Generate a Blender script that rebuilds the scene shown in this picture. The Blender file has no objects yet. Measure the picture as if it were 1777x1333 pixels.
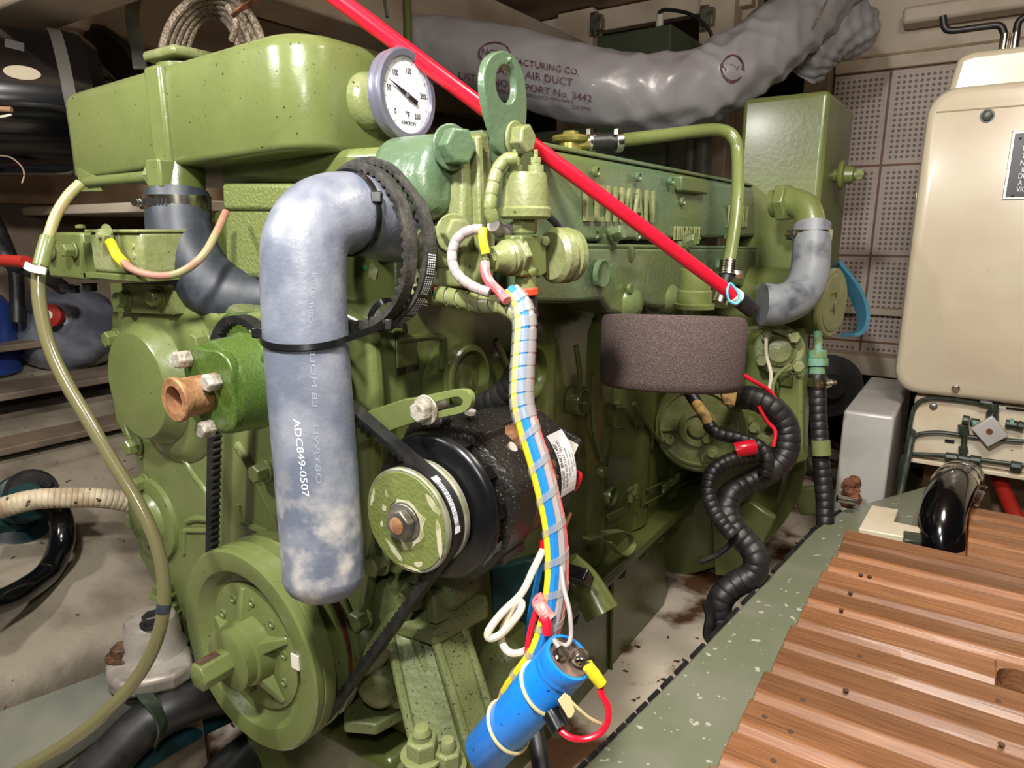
import bpy, bmesh, math, random
from mathutils import Vector, Matrix
random.seed(7)
PI = math.pi
# ------------------------------------------------------------------ camera, world, lights, exposure
W, H, FPX = 1777, 1333, 1185.0
YAW, PITCH = math.radians(34.1), math.radians(12.7)
S = bpy.context.scene
COL = S.collection
S.view_settings.view_transform = 'Standard'
S.view_settings.look = 'None'
S.view_settings.exposure = 0.12
S.view_settings.gamma = 1.0
cd = bpy.data.cameras.new('camera'); cam = bpy.data.objects.new('camera', cd); COL.objects.link(cam)
cam.location = (0, 0, 0)
cam.rotation_euler = (PI/2 - PITCH, 0, YAW)
cd.sensor_width = 36; cd.lens = FPX/W*36; cd.clip_start = 0.01
S.camera = cam
world = bpy.data.worlds.new('world'); S.world = world; world.use_nodes = True
bg = world.node_tree.nodes['Background']; bg.inputs[0].default_value = (1, .97, .93, 1); bg.inputs[1].default_value = 0.02

def area_light(name, loc, target, size, power, color=(1, 1, 1)):
    l = bpy.data.lights.new(name, 'AREA'); l.shape = 'DISK'; l.size = size; l.energy = power; l.color = color
    o = bpy.data.objects.new(name, l); COL.objects.link(o); o.location = loc
    o.rotation_euler = (Vector(target)-Vector(loc)).to_track_quat('-Z', 'Y').to_euler()
    return o
area_light('work_lamp', (-.16, -.05, .47), (-.42, .6, -.15), .08, 12.5, (1, .97, .92))
area_light('side_lamp', (-.78, -.12, .40), (-.45, .6, -.2), .08, 5.2, (1, .98, .95))
area_light('camera_fill', (.04, -.08, .20), (-.3, .9, -.1), .06, 1.8, (1, .96, .90))  # weak fill beside the camera, added to soften the shadows
area_light('deck_fill', (.08, .62, .58), (.06, .95, -.45), .26, 8.5, (1, .92, .82))  # unseen overhead light, added to brighten the deck and cabinet

FH = Vector((-math.sin(YAW), math.cos(YAW), 0)); RT = Vector((math.cos(YAW), math.sin(YAW), 0))
FW = FH*math.cos(PITCH) + Vector((0, 0, -math.sin(PITCH)))
UP = FH*math.sin(PITCH) + Vector((0, 0, math.cos(PITCH)))
def at(x, y, X=None, Y=None, Z=None, D=None):
    """the point of the place seen at photograph position x, y on the plane X=, Y=, Z= or at distance D along the view"""
    d = FW*FPX + RT*(x-W/2) - UP*(y-H/2)
    if X is not None: s = X/d.x
    elif Y is not None: s = Y/d.y
    elif Z is not None: s = Z/d.z
    else: s = D/FPX
    return d*s
V = Vector
# ------------------------------------------------------------------ materials
MATS = {}
def mat(name, col, rough=.5, metal=0., col2=None, vscale=8., vlo=.45, vhi=.62, speck=None, sscale=140., sthr=.70,
        bump=0., bscale=60., coat=0., trans=0., alpha=1., sheen=0., detail=5.):
    m = bpy.data.materials.new(name); m.use_nodes = True; nt = m.node_tree; N = nt.nodes; L = nt.links
    b = N['Principled BSDF']
    b.inputs['Base Color'].default_value = (*col, 1); b.inputs['Roughness'].default_value = rough
    b.inputs['Metallic'].default_value = metal; b.inputs['Coat Weight'].default_value = coat
    b.inputs['Coat Roughness'].default_value = .15
    b.inputs['Transmission Weight'].default_value = trans; b.inputs['Alpha'].default_value = alpha
    tc = N.new('ShaderNodeTexCoord'); out = None
    if col2:
        n = N.new('ShaderNodeTexNoise'); n.inputs['Scale'].default_value = vscale; n.inputs['Detail'].default_value = detail
        L.new(tc.outputs['Object'], n.inputs['Vector'])
        r = N.new('ShaderNodeValToRGB'); r.color_ramp.elements[0].position = vlo; r.color_ramp.elements[1].position = vhi
        r.color_ramp.elements[0].color = (*col, 1); r.color_ramp.elements[1].color = (*col2, 1)
        L.new(n.outputs['Fac'], r.inputs[0]); out = r.outputs[0]
    if speck:
        n2 = N.new('ShaderNodeTexNoise'); n2.inputs['Scale'].default_value = sscale; n2.inputs['Detail'].default_value = 2
        L.new(tc.outputs['Object'], n2.inputs['Vector'])
        r2 = N.new('ShaderNodeValToRGB'); r2.color_ramp.elements[0].position = sthr; r2.color_ramp.elements[1].position = sthr+.03
        L.new(n2.outputs['Fac'], r2.inputs[0])
        mx = N.new('ShaderNodeMix'); mx.data_type = 'RGBA'
        L.new(r2.outputs[0], mx.inputs[0])
        if out: L.new(out, mx.inputs[6])
        else: mx.inputs[6].default_value = (*col, 1)
        mx.inputs[7].default_value = (*speck, 1); out = mx.outputs[2]
    if out: L.new(out, b.inputs['Base Color'])
    if bump:
        n3 = N.new('ShaderNodeTexNoise'); n3.inputs['Scale'].default_value = bscale; n3.inputs['Detail'].default_value = 3
        L.new(tc.outputs['Object'], n3.inputs['Vector'])
        bp = N.new('ShaderNodeBump'); bp.inputs['Strength'].default_value = bump; bp.inputs['Distance'].default_value = .002
        L.new(n3.outputs['Fac'], bp.inputs['Height']); L.new(bp.outputs[0], b.inputs['Normal'])
    MATS[name] = m
    return m
def rgb(r, g, b):
    f = lambda c: (c/255/12.92) if c/255 <= .04045 else ((c/255+.055)/1.055)**2.4
    return (f(r), f(g), f(b))
G = mat('green_paint', rgb(108, 118, 68), .30, col2=rgb(98, 108, 60), vscale=9, speck=rgb(40, 42, 26), sscale=260, sthr=.71, bump=.16, bscale=120, coat=.15)
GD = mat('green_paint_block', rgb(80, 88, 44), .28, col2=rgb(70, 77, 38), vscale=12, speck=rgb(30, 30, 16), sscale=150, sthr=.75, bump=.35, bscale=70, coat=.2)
GM = mat('green_paint_manifold', rgb(84, 106, 80), .30, col2=rgb(92, 104, 62), vscale=5, bump=.4, bscale=150, coat=.2)
GT = mat('green_paint_textured', rgb(108, 117, 66), .3, bump=.8, bscale=330, coat=.2)
GB = mat('green_metallic_paint', rgb(68, 90, 36), .38, .25, col2=rgb(84, 110, 44), vscale=600, vlo=.4, vhi=.6, coat=.3)
GDIRT = mat('green_paint_dirty', rgb(100, 108, 66), .45, col2=rgb(84, 90, 52), vscale=14, speck=rgb(26, 26, 18), sscale=420, sthr=.65, bump=.4, bscale=140)
GY = mat('green_yellow_paint', rgb(120, 128, 80), .35, col2=rgb(134, 138, 98), vscale=40, speck=rgb(60, 50, 25), sscale=120, sthr=.72, bump=.4, bscale=200)
TEAL = mat('teal_patina', rgb(110, 160, 140), .6, col2=rgb(110, 130, 80), vscale=60, bump=.4, bscale=200)
RUST = mat('rusty_steel', rgb(140, 98, 66), .6, .2, col2=rgb(172, 130, 92), vscale=70, bump=.5, bscale=200)
BOLTR = mat('brown_rusty_bolt', rgb(72, 54, 42), .7, .3, col2=rgb(104, 74, 54), vscale=80, bump=.6, bscale=200)
RUSTD = mat('flaking_rust', rgb(92, 56, 36), .9, col2=rgb(140, 88, 58), vscale=60, bump=1, bscale=120)
STEEL = mat('dull_steel', rgb(150, 148, 138), .38, .8, col2=rgb(110, 104, 92), vscale=60, bump=.3, bscale=200)
CHROME = mat('bright_steel', rgb(205, 202, 190), .22, 1., col2=rgb(160, 155, 140), vscale=50)
ZINC = mat('galvanised_bolt', rgb(176, 170, 158), .55, .3, col2=rgb(130, 120, 104), vscale=120, bump=.5, bscale=300)
HOSEG = mat('grey_silicone_hose', rgb(96, 102, 116), .38, col2=rgb(134, 137, 146), vscale=22, vlo=.44, vhi=.66, bump=.15, bscale=300, detail=9)
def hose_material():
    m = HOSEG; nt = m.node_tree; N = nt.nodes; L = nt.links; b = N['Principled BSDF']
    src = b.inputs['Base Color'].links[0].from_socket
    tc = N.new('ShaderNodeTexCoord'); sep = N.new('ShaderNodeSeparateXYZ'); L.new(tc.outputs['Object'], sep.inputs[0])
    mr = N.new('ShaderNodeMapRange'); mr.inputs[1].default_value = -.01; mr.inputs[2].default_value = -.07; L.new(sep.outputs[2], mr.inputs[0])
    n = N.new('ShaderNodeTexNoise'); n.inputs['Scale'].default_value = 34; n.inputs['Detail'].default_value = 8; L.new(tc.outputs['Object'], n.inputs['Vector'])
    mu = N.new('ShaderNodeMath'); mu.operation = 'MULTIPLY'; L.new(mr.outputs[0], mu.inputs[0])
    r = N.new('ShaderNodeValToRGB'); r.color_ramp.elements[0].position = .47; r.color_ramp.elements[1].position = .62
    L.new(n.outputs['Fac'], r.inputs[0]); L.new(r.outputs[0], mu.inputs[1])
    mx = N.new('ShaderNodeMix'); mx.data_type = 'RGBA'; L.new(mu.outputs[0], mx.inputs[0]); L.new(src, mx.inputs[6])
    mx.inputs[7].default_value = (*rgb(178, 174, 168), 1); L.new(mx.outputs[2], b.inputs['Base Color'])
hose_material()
HOSEG2 = mat('pale_grey_hose', rgb(122, 126, 131), .45, col2=rgb(70, 74, 82), vscale=22, vlo=.50, vhi=.66, detail=8)
HOSED = mat('dark_blue_rubber', rgb(42, 47, 55), .5, col2=rgb(62, 66, 73), vscale=40, bump=.2)
RUB = mat('black_rubber', rgb(26, 26, 27), .45, col2=rgb(40, 39, 38), vscale=50, bump=.1)
BELTM = mat('worn_belt_rubber', rgb(42, 40, 37), .65, col2=rgb(64, 61, 56), vscale=80, bump=.4, bscale=400)
PLASTB = mat('black_plastic', rgb(16, 16, 18), .28)
GLOSSB = mat('gloss_black', rgb(8, 8, 11), .12, coat=.5)
ALTB = mat('black_casting', rgb(30, 27, 24), .42, col2=rgb(22, 20, 18), vscale=40, speck=rgb(120, 116, 108), sscale=520, sthr=.68, bump=.6, bscale=300)
COPPER = mat('brown_laminations', rgb(110, 74, 50), .4, .3, col2=rgb(150, 110, 80), vscale=60, speck=rgb(20, 15, 10), sscale=200, sthr=.62)
FOAM = mat('foam_filter', rgb(74, 60, 57), .95, col2=rgb(96, 81, 77), vscale=700, vlo=.45, vhi=.6, speck=rgb(190, 180, 178), sscale=800, sthr=.74, bump=.8, bscale=700)
REDP = mat('red_plastic', rgb(222, 24, 50), .3, coat=.2)
REDH = mat('dull_red_paint', rgb(150, 34, 26), .4)
WHITEP = mat('white_plastic', rgb(226, 222, 206), .4)
CLEARW = mat('translucent_wrap', rgb(176, 176, 174), .3, trans=.25, alpha=.40)
YEL = mat('yellow_insulation', rgb(226, 208, 40), .4)
BLUEW = mat('blue_insulation', rgb(30, 120, 190), .4)
GREYW = mat('grey_insulation', rgb(156, 146, 144), .4)
FADED = mat('faded_sleeve', rgb(160, 112, 96), .5, col2=rgb(140, 140, 100), vscale=30)
PINK = mat('pink_insulation', rgb(226, 92, 100), .4, col2=rgb(210, 150, 140), vscale=60)
GREENW = mat('green_insulation', rgb(40, 120, 60), .4)
CREAM = mat('cream_cable', rgb(214, 204, 180), .45)
TIEC = mat('yellowed_tie', rgb(212, 200, 150), .4)
BLUEC = mat('blue_sleeve', rgb(22, 124, 224), .3, col2=rgb(30, 134, 230), vscale=30, speck=rgb(20, 60, 110), sscale=260, sthr=.70)
TEALH = mat('teal_hose', rgb(40, 92, 104), .5, col2=rgb(30, 60, 64), vscale=30)
TEALD = mat('dark_teal_paint', rgb(10, 52, 52), .45, col2=rgb(6, 30, 32), vscale=20)
BEIGE = mat('beige_enamel', rgb(204, 193, 168), .28, col2=rgb(196, 180, 158), vscale=7, vlo=.4, vhi=.65, speck=rgb(120, 95, 70), sscale=60, sthr=.77, coat=.3)
BEIGEL = mat('cream_enamel', rgb(222, 210, 186), .4, col2=rgb(212, 192, 164), vscale=12, speck=rgb(140, 110, 80), sscale=80, sthr=.76)
CREAMW = mat('cream_timber', rgb(206, 192, 170), .55, col2=rgb(184, 166, 142), vscale=6, bump=.1)
CREAMD = mat('aged_cream_timber', rgb(168, 142, 112), .65, col2=rgb(140, 116, 90), vscale=9, bump=.2)
HULL = mat('hull_fibreglass', rgb(136, 127, 110), .6, col2=rgb(108, 99, 84), vscale=11, speck=rgb(70, 55, 40), sscale=70, sthr=.70, bump=.5, bscale=90)
PLANK = mat('dim_planks', rgb(120, 104, 86), .6, col2=rgb(92, 80, 68), vscale=9, bump=.2)
GREYST = mat('grey_painted_steel', rgb(118, 118, 104), .45, col2=rgb(80, 84, 78), vscale=5)
BEARER = mat('grey_green_bearer', rgb(112, 117, 95), .42, col2=rgb(122, 124, 108), vscale=10, speck=rgb(176, 178, 160), sscale=75, sthr=.66, bump=.2)
BILGE = mat('dirty_bilge', rgb(204, 192, 172), .7, col2=rgb(92, 60, 34), vscale=9, vlo=.50, vhi=.60, speck=rgb(60, 40, 24), sscale=50, sthr=.68, bump=.5, bscale=60)
DARK = mat('painted_darkness', rgb(22, 19, 17), .8)
DUCT = mat('grey_duct_film', rgb(156, 155, 160), .34, col2=rgb(146, 144, 149), vscale=8, bump=1., bscale=26, coat=.2)
INK = mat('purple_print', rgb(96, 52, 74), .5)
TANKG = mat('grey_green_steel', rgb(74, 86, 68), .45, col2=rgb(66, 76, 62), vscale=6)
SILV = mat('silver_panel', rgb(196, 194, 190), .4, .15, col2=rgb(180, 177, 172), vscale=10)
ALOX = mat('cast_aluminium', rgb(166, 160, 150), .5, .4, col2=rgb(140, 132, 120), vscale=30, bump=.3, bscale=150)
BRAID = mat('braided_steel', rgb(158, 142, 122), .5, .3, col2=rgb(110, 96, 80), vscale=300, bump=.8, bscale=260)
BRASS = mat('brass_plating', rgb(160, 150, 82), .3, .6, col2=rgb(130, 126, 66), vscale=40)
PIPEG = mat('dark_green_pipe', rgb(44, 52, 42), .4, col2=rgb(60, 70, 58), vscale=60)
TAN = mat('tan_tape', rgb(196, 160, 96), .7, col2=rgb(120, 96, 60), vscale=60)
WHITEL = mat('white_ink', rgb(232, 234, 238), .5)
BLACKL = mat('black_ink', rgb(24, 24, 28), .5)
DIALW = mat('white_dial', rgb(232, 234, 240), .3, coat=.6)
BEZEL = mat('steel_bezel', rgb(132, 132, 150), .3, .55)
PLATE = mat('black_placard', rgb(24, 24, 26), .3)
BAG = mat('clear_bag', rgb(84, 88, 98), .22, col2=rgb(120, 122, 130), vscale=9, bump=.9, bscale=18, coat=.5)
JUG = mat('blue_jug', rgb(36, 58, 120), .3)
ORANGE = mat('orange_ring', rgb(232, 70, 40), .4)
BLUEB = mat('blue_sling', rgb(66, 124, 150), .6)
TUBEM = mat('clear_hose', rgb(118, 113, 78), .16, trans=.2, coat=.8)
TUBEP = mat('painted_hose', rgb(146, 148, 96), .4, col2=rgb(166, 130, 100), vscale=14)
RIBH = mat('ribbed_white_hose', rgb(200, 184, 156), .5, col2=rgb(150, 128, 100), vscale=20, speck=rgb(70, 50, 36), sscale=90, sthr=.68)

def teak_material(nm='varnished_teak', k=1.):
    m = bpy.data.materials.new(nm); m.use_nodes = True; nt = m.node_tree; N = nt.nodes; L = nt.links
    kr = (1.08 if k > 1 else 1.); b = N['Principled BSDF']; b.inputs['Roughness'].default_value = .42; b.inputs['Coat Weight'].default_value = .08
    tc = N.new('ShaderNodeTexCoord'); mp = N.new('ShaderNodeMapping'); mp.inputs['Scale'].default_value = (5.0, 110, 60)
    L.new(tc.outputs['Object'], mp.inputs[0])
    n = N.new('ShaderNodeTexNoise'); n.inputs['Scale'].default_value = 3.2; n.inputs['Detail'].default_value = 9; n.inputs['Distortion'].default_value = .6
    L.new(mp.outputs[0], n.inputs['Vector'])
    sep = N.new('ShaderNodeSeparateXYZ'); L.new(tc.outputs['Object'], sep.inputs[0])
    d = N.new('ShaderNodeMath'); d.operation = 'DIVIDE'; d.inputs[1].default_value = .0533; L.new(sep.outputs[1], d.inputs[0])
    fl = N.new('ShaderNodeMath'); fl.operation = 'FLOOR'; L.new(d.outputs[0], fl.inputs[0])
    wn = N.new('ShaderNodeTexWhiteNoise'); wn.noise_dimensions = '1D'; L.new(fl.outputs[0], wn.inputs['W'])
    r = N.new('ShaderNodeValToRGB'); cr = r.color_ramp
    cr.elements[0].position = .24; cr.elements[0].color = (*rgb(110*k, 74*k, 50*k), 1); cr.elements[1].position = .80; cr.elements[1].color = (*rgb(164*k, 120*k, 84*k), 1)
    e = cr.elements.new(.5); e.color = (*rgb(144*k, 97*k, 64*k), 1)
    L.new(n.outputs['Fac'], r.inputs[0])
    hsv = N.new('ShaderNodeHueSaturation'); L.new(r.outputs[0], hsv.inputs['Color'])
    ma = N.new('ShaderNodeMapRange'); ma.inputs[3].default_value = .64; ma.inputs[4].default_value = 1.18; L.new(wn.outputs[0], ma.inputs[0])
    L.new(ma.outputs[0], hsv.inputs['Value']); L.new(hsv.outputs[0], b.inputs['Base Color'])
    bp = N.new('ShaderNodeBump'); bp.inputs['Strength'].default_value = .25; bp.inputs['Distance'].default_value = .001
    L.new(n.outputs['Fac'], bp.inputs['Height']); L.new(bp.outputs[0], b.inputs['Normal'])
    return m
TEAK = teak_material(); TEAKL = teak_material('pale_teak_bevel', 1.08)
def perforated_material():
    """off-white acoustic tiles: brown joints between tiles, a square grid of small holes in each (wall's own X and Z)"""
    m = bpy.data.materials.new('perforated_tiles'); m.use_nodes = True; nt = m.node_tree; N = nt.nodes; L = nt.links
    b = N['Principled BSDF']; b.inputs['Roughness'].default_value = .6
    tc = N.new('ShaderNodeTexCoord'); sep = N.new('ShaderNodeSeparateXYZ'); L.new(tc.outputs['Object'], sep.inputs[0])
    def mth(op, a, bb=None):
        x = N.new('ShaderNodeMath'); x.operation = op
        for i, v in enumerate((a, bb)):
            if v is None: continue
            if isinstance(v, (int, float)): x.inputs[i].default_value = v
            else: L.new(v, x.inputs[i])
        return x.outputs[0]
    TW, TH, P = .245, .245, .0136
    tx = mth('FRACT', mth('DIVIDE', mth('ADD', sep.outputs[0], 10*TW + .262), TW))
    tz = mth('FRACT', mth('DIVIDE', mth('ADD', sep.outputs[2], 10*TH - .174), TH))
    ex = mth('MULTIPLY', mth('MINIMUM', tx, mth('SUBTRACT', 1, tx)), TW); ez = mth('MULTIPLY', mth('MINIMUM', tz, mth('SUBTRACT', 1, tz)), TH)
    edge = mth('MINIMUM', ex, ez)
    joint = mth('LESS_THAN', edge, .0032)
    fx = mth('SUBTRACT', mth('FRACT', mth('DIVIDE', mth('MULTIPLY', tx, TW), P)), .5); fz = mth('SUBTRACT', mth('FRACT', mth('DIVIDE', mth('MULTIPLY', tz, TH), P)), .5)
    r = mth('SQRT', mth('ADD', mth('MULTIPLY', fx, fx), mth('MULTIPLY', fz, fz)))
    hole = mth('MULTIPLY', mth('LESS_THAN', r, .30), mth('GREATER_THAN', edge, .010))
    m1 = N.new('ShaderNodeMix'); m1.data_type = 'RGBA'; L.new(hole, m1.inputs[0]); m1.inputs[6].default_value = (*rgb(196, 182, 172), 1); m1.inputs[7].default_value = (*rgb(122, 106, 98), 1)
    m2 = N.new('ShaderNodeMix'); m2.data_type = 'RGBA'; L.new(joint, m2.inputs[0]); L.new(m1.outputs[2], m2.inputs[6]); m2.inputs[7].default_value = (*rgb(126, 92, 66), 1)
    L.new(m2.outputs[2], b.inputs['Base Color'])
    return m
PERF = perforated_material()

# ------------------------------------------------------------------ mesh building
ORG = {}
def frame(axis):
    a = V(axis).normalized(); h = V((0, 0, 1)) if abs(a.z) < .9 else V((0, 1, 0))
    u = h.cross(a).normalized(); return u, a.cross(u).normalized(), a
def smooth_path(pts, n=8, closed=False):
    P = [V(p) for p in pts]
    if len(P) < 3: return P
    out = []; m = len(P); rng = m if closed else m-1
    for i in range(rng):
        p1, p2 = P[i], P[(i+1) % m]
        p0 = P[i-1] if (i > 0 or closed) else p1*2-p2
        p3 = P[(i+2) % m] if (i+2 < m or closed) else p2*2-p1
        for k in range(n):
            t = k/n
            out.append(.5*((2*p1)+(p2-p0)*t+(2*p0-5*p1+4*p2-p3)*t*t+(3*p1-p0-3*p2+p3)*t**3))
    if not closed: out.append(P[-1])
    return out
def frames(path, closed=False, ref=None):
    fr = []; n = len(path); u = None
    for i in range(n):
        a = path[(i+1) % n] if (closed or i < n-1) else path[i]
        b = path[i-1] if (closed or i > 0) else path[i]
        t = (a-b).normalized()
        if ref is not None:
            w = V(ref) - t*V(ref).dot(t); w.normalize(); u = t.cross(w)
        elif u is None:
            u, w, _ = frame(t)
        else:
            u = (u - t*u.dot(t)).normalized(); w = t.cross(u)
        fr.append((path[i], u, w, t))
    return fr
class MB:
    def __init__(s): s.v = []; s.f = []; s.mi = []; s.cur = 0
    def add(s, vs, fs):
        o = len(s.v); s.v += [V(v) for v in vs]
        for f in fs: s.f.append([i+o for i in f]); s.mi.append(s.cur)
        return s
    def box(s, c, size, rot=None):
        c = V(c); x, y, z = [k/2 for k in size]
        vs = [V((sx*x, sy*y, sz*z)) for sx in (-1, 1) for sy in (-1, 1) for sz in (-1, 1)]
        if rot is not None: vs = [rot @ v for v in vs]
        return s.add([c+v for v in vs], [(0, 1, 3, 2), (4, 6, 7, 5), (0, 4, 5, 1), (2, 3, 7, 6), (0, 2, 6, 4), (1, 5, 7, 3)])
    def boxab(s, a, b):
        a = V(a); b = V(b); return s.box((a+b)/2, [abs(k) for k in (b-a)])
    def prism(s, poly, vec):
        n = len(poly); vec = V(vec); P = [V(p) for p in poly]
        return s.add(P+[p+vec for p in P], [list(range(n))[::-1], list(range(n, 2*n))]+[(i, (i+1) % n, (i+1) % n+n, i+n) for i in range(n)])
    def ring_prism(s, outer, inner, vec):
        n = len(outer); vec = V(vec); A = [V(p) for p in outer]; B = [V(p) for p in inner]
        vs = A+B+[p+vec for p in A]+[p+vec for p in B]; f = []
        for i in range(n):
            j = (i+1) % n
            f += [(i, j, n+j, n+i), (2*n+j, 2*n+i, 3*n+i, 3*n+j), (i, 2*n+i, 2*n+j, j), (n+j, 3*n+j, 3*n+i, n+i)]
        return s.add(vs, f)
    def loft(s, rings, cap0=True, cap1=True, closed=False):
        n = len(rings[0]); m = len(rings); vs = [p for r in rings for p in r]; f = []
        for k in range(m if closed else m-1):
            l = (k+1) % m
            for i in range(n):
                j = (i+1) % n; f.append((k*n+i, k*n+j, l*n+j, l*n+i))
        if not closed:
            if cap0: f.append(list(range(n))[::-1])
            if cap1: f.append([(m-1)*n+i for i in range(n)])
        return s.add(vs, f)
    def lathe(s, o, axis, prof, n=48, cap=True):
        u, w, a = frame(axis); o = V(o)
        rings = [[o+a*t+(u*math.cos(2*PI*i/n)+w*math.sin(2*PI*i/n))*r for i in range(n)] for t, r in prof]
        return s.loft(rings, cap, cap)
    def cyl(s, p0, p1, r0, r1=None, n=24):
        p0 = V(p0); p1 = V(p1); r1 = r0 if r1 is None else r1
        return s.lathe(p0, p1-p0, [(0, r0), ((p1-p0).length, r1)], n)
    def tube(s, pts, r, n=14, closed=False, smooth=8, cap=True):
        path = smooth_path(pts, smooth, closed) if smooth else [V(p) for p in pts]
        fr = frames(path, closed); m = len(fr); rings = []
        for k, (p, u, w, t) in enumerate(fr):
            rr = r(k/(m-1)) if callable(r) else r
            rings.append([p+(u*math.cos(2*PI*i/n)+w*math.sin(2*PI*i/n))*rr for i in range(n)])
        return s.loft(rings, cap, cap, closed)
    def sweep(s, pts, sec, ref=None, closed=False, smooth=8):
        path = smooth_path(pts, smooth, closed) if smooth else [V(p) for p in pts]
        rings = [[p+u*a+w*b for a, b in sec] for p, u, w, t in frames(path, closed, ref)]
        return s.loft(rings, True, True, closed)
    def hexn(s, o, axis, r, h, washer=0., rot=0., cham=.12):
        u, w, a = frame(axis); o = V(o)
        if washer:
            s.lathe(o, axis, [(0, washer), (h*.22, washer)], 24); o = o+a*h*.22
        rg = lambda t, k: [o+a*t+(u*math.cos(rot+i*PI/3)+w*math.sin(rot+i*PI/3))*r*k for i in range(6)]
        s.loft([rg(0, 1), rg(h*(1-cham), 1), rg(h, .86)]); return s
    def ball(s, c, r, n=16, sc=(1, 1, 1)):
        c = V(c); m = n//2
        rings = [[c+V((sc[0]*r*math.sin(PI*k/m)*math.cos(2*PI*i/n), sc[1]*r*math.sin(PI*k/m)*math.sin(2*PI*i/n), sc[2]*r*math.cos(PI*k/m))) for i in range(n)] for k in range(1, m)]
        s.loft(rings); return s
    def build(s, name, m, parent=None, bevel=0., angle=35, seg=2, mats=None, origin=None, label=None, subd=0):
        me = bpy.data.meshes.new(name)
        org = origin if origin is not None else (ORG.get(parent.name, V((0, 0, 0))) if parent else V((0, 0, 0)))
        org = V(org)
        me.from_pydata([v-org for v in s.v], [], s.f)
        bm = bmesh.new(); bm.from_mesh(me); bmesh.ops.recalc_face_normals(bm, faces=bm.faces); bm.to_mesh(me); bm.free()
        for mm in (mats or [m]): me.materials.append(mm)
        if mats:
            for p, i in zip(me.polygons, s.mi): p.material_index = i
        me.polygons.foreach_set('use_smooth', [True]*len(me.polygons))
        me.set_sharp_from_angle(angle=math.radians(angle))
        o = bpy.data.objects.new(name, me); COL.objects.link(o)
        if parent: o.parent = parent
        else: o.location = org
        if parent and origin is not None: o.location = org-ORG.get(parent.name, V((0, 0, 0)))
        ORG[o.name] = org
        if bevel:
            b = o.modifiers.new('bevel', 'BEVEL'); b.width = bevel; b.segments = seg; b.limit_method = 'ANGLE'; b.angle_limit = math.radians(40)
            b.harden_normals = False
        if subd:
            b = o.modifiers.new('subdivision', 'SUBSURF'); b.levels = subd; b.render_levels = subd
        if label: o['label'] = label
        return o
def tag(o, label=None, cat=None, group=None, kind=None):
    if label: o['label'] = label
    if cat: o['category'] = cat
    if group: o['group'] = group
    if kind: o['kind'] = kind
    return o
def thing(name, loc, label, cat, group=None):
    o = bpy.data.objects.new(name, None); COL.objects.link(o); o.location = loc; o.empty_display_size = .02
    ORG[o.name] = V(loc); return tag(o, label, cat, group)
def text_mesh(body, size, extrude=0., gap=1.):
    c = bpy.data.curves.new('text', 'FONT'); c.body = body; c.size = size; c.extrude = extrude; c.align_x = 'CENTER'; c.align_y = 'CENTER'
    c.resolution_u = 3; c.space_character = gap
    o = bpy.data.objects.new('text', c); COL.objects.link(o); bpy.context.view_layer.update()
    me = bpy.data.meshes.new_from_object(o.evaluated_get(bpy.context.evaluated_depsgraph_get()))
    bpy.data.objects.remove(o); vs = [v.co.copy() for v in me.vertices]; fs = [list(p.vertices) for p in me.polygons]
    bpy.data.meshes.remove(me); return vs, fs
def text(mb, body, size, o, xd, yd, extrude=.0004, sx=1., fn=None, gap=1.):
    vs, fs = text_mesh(body, size, extrude, gap); xd = V(xd).normalized(); yd = V(yd).normalized(); n = xd.cross(yd)
    if fn: mb.add([fn(v.x*sx, v.y, v.z) for v in vs], fs)
    else: mb.add([V(o)+xd*v.x*sx+yd*v.y+n*v.z for v in vs], fs)
    return mb
def circle(c, axis, r, n=32, r2=None, rot=0):
    u, w, a = frame(axis); c = V(c); r2 = r if r2 is None else r2
    return [c+u*math.cos(2*PI*i/n+rot)*r+w*math.sin(2*PI*i/n+rot)*r2 for i in range(n)]
def pxX(pts, X): return [at(x, y, X=X) for x, y in pts]
def pxY(pts, Y): return [at(x, y, Y=Y) for x, y in pts]
def pxZ(pts, Z): return [at(x, y, Z=Z) for x, y in pts]
def spiral_loom(path_pts, r, name, m, parent, pitch=.008, lip=.0012, n=14):
    """corrugated or wrapped tube: radius steps along the path"""
    path = smooth_path(path_pts, 10); L = [0]
    for a, b in zip(path, path[1:]): L.append(L[-1]+(b-a).length)
    tot = L[-1]; k = max(6, int(tot/pitch)); mb = MB(); pts = []; rad = []
    def pos(d):
        for i in range(1, len(L)):
            if L[i] >= d: t = (d-L[i-1])/max(1e-9, L[i]-L[i-1]); return path[i-1].lerp(path[i], t)
        return path[-1]
    for i in range(k):
        d0 = tot*i/k; d1 = tot*(i+1)/k
        for t, rr in ((.0, r-lip), (.12, r), (.85, r+lip*.4), (.97, r-lip*.3)):
            pts.append(pos(d0+(d1-d0)*t)); rad.append(rr)
    mb.tube(pts, lambda t: rad[min(len(rad)-1, int(round(t*(len(rad)-1))))], n, smooth=0)
    return mb.build(name, m, parent, angle=50)
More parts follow.
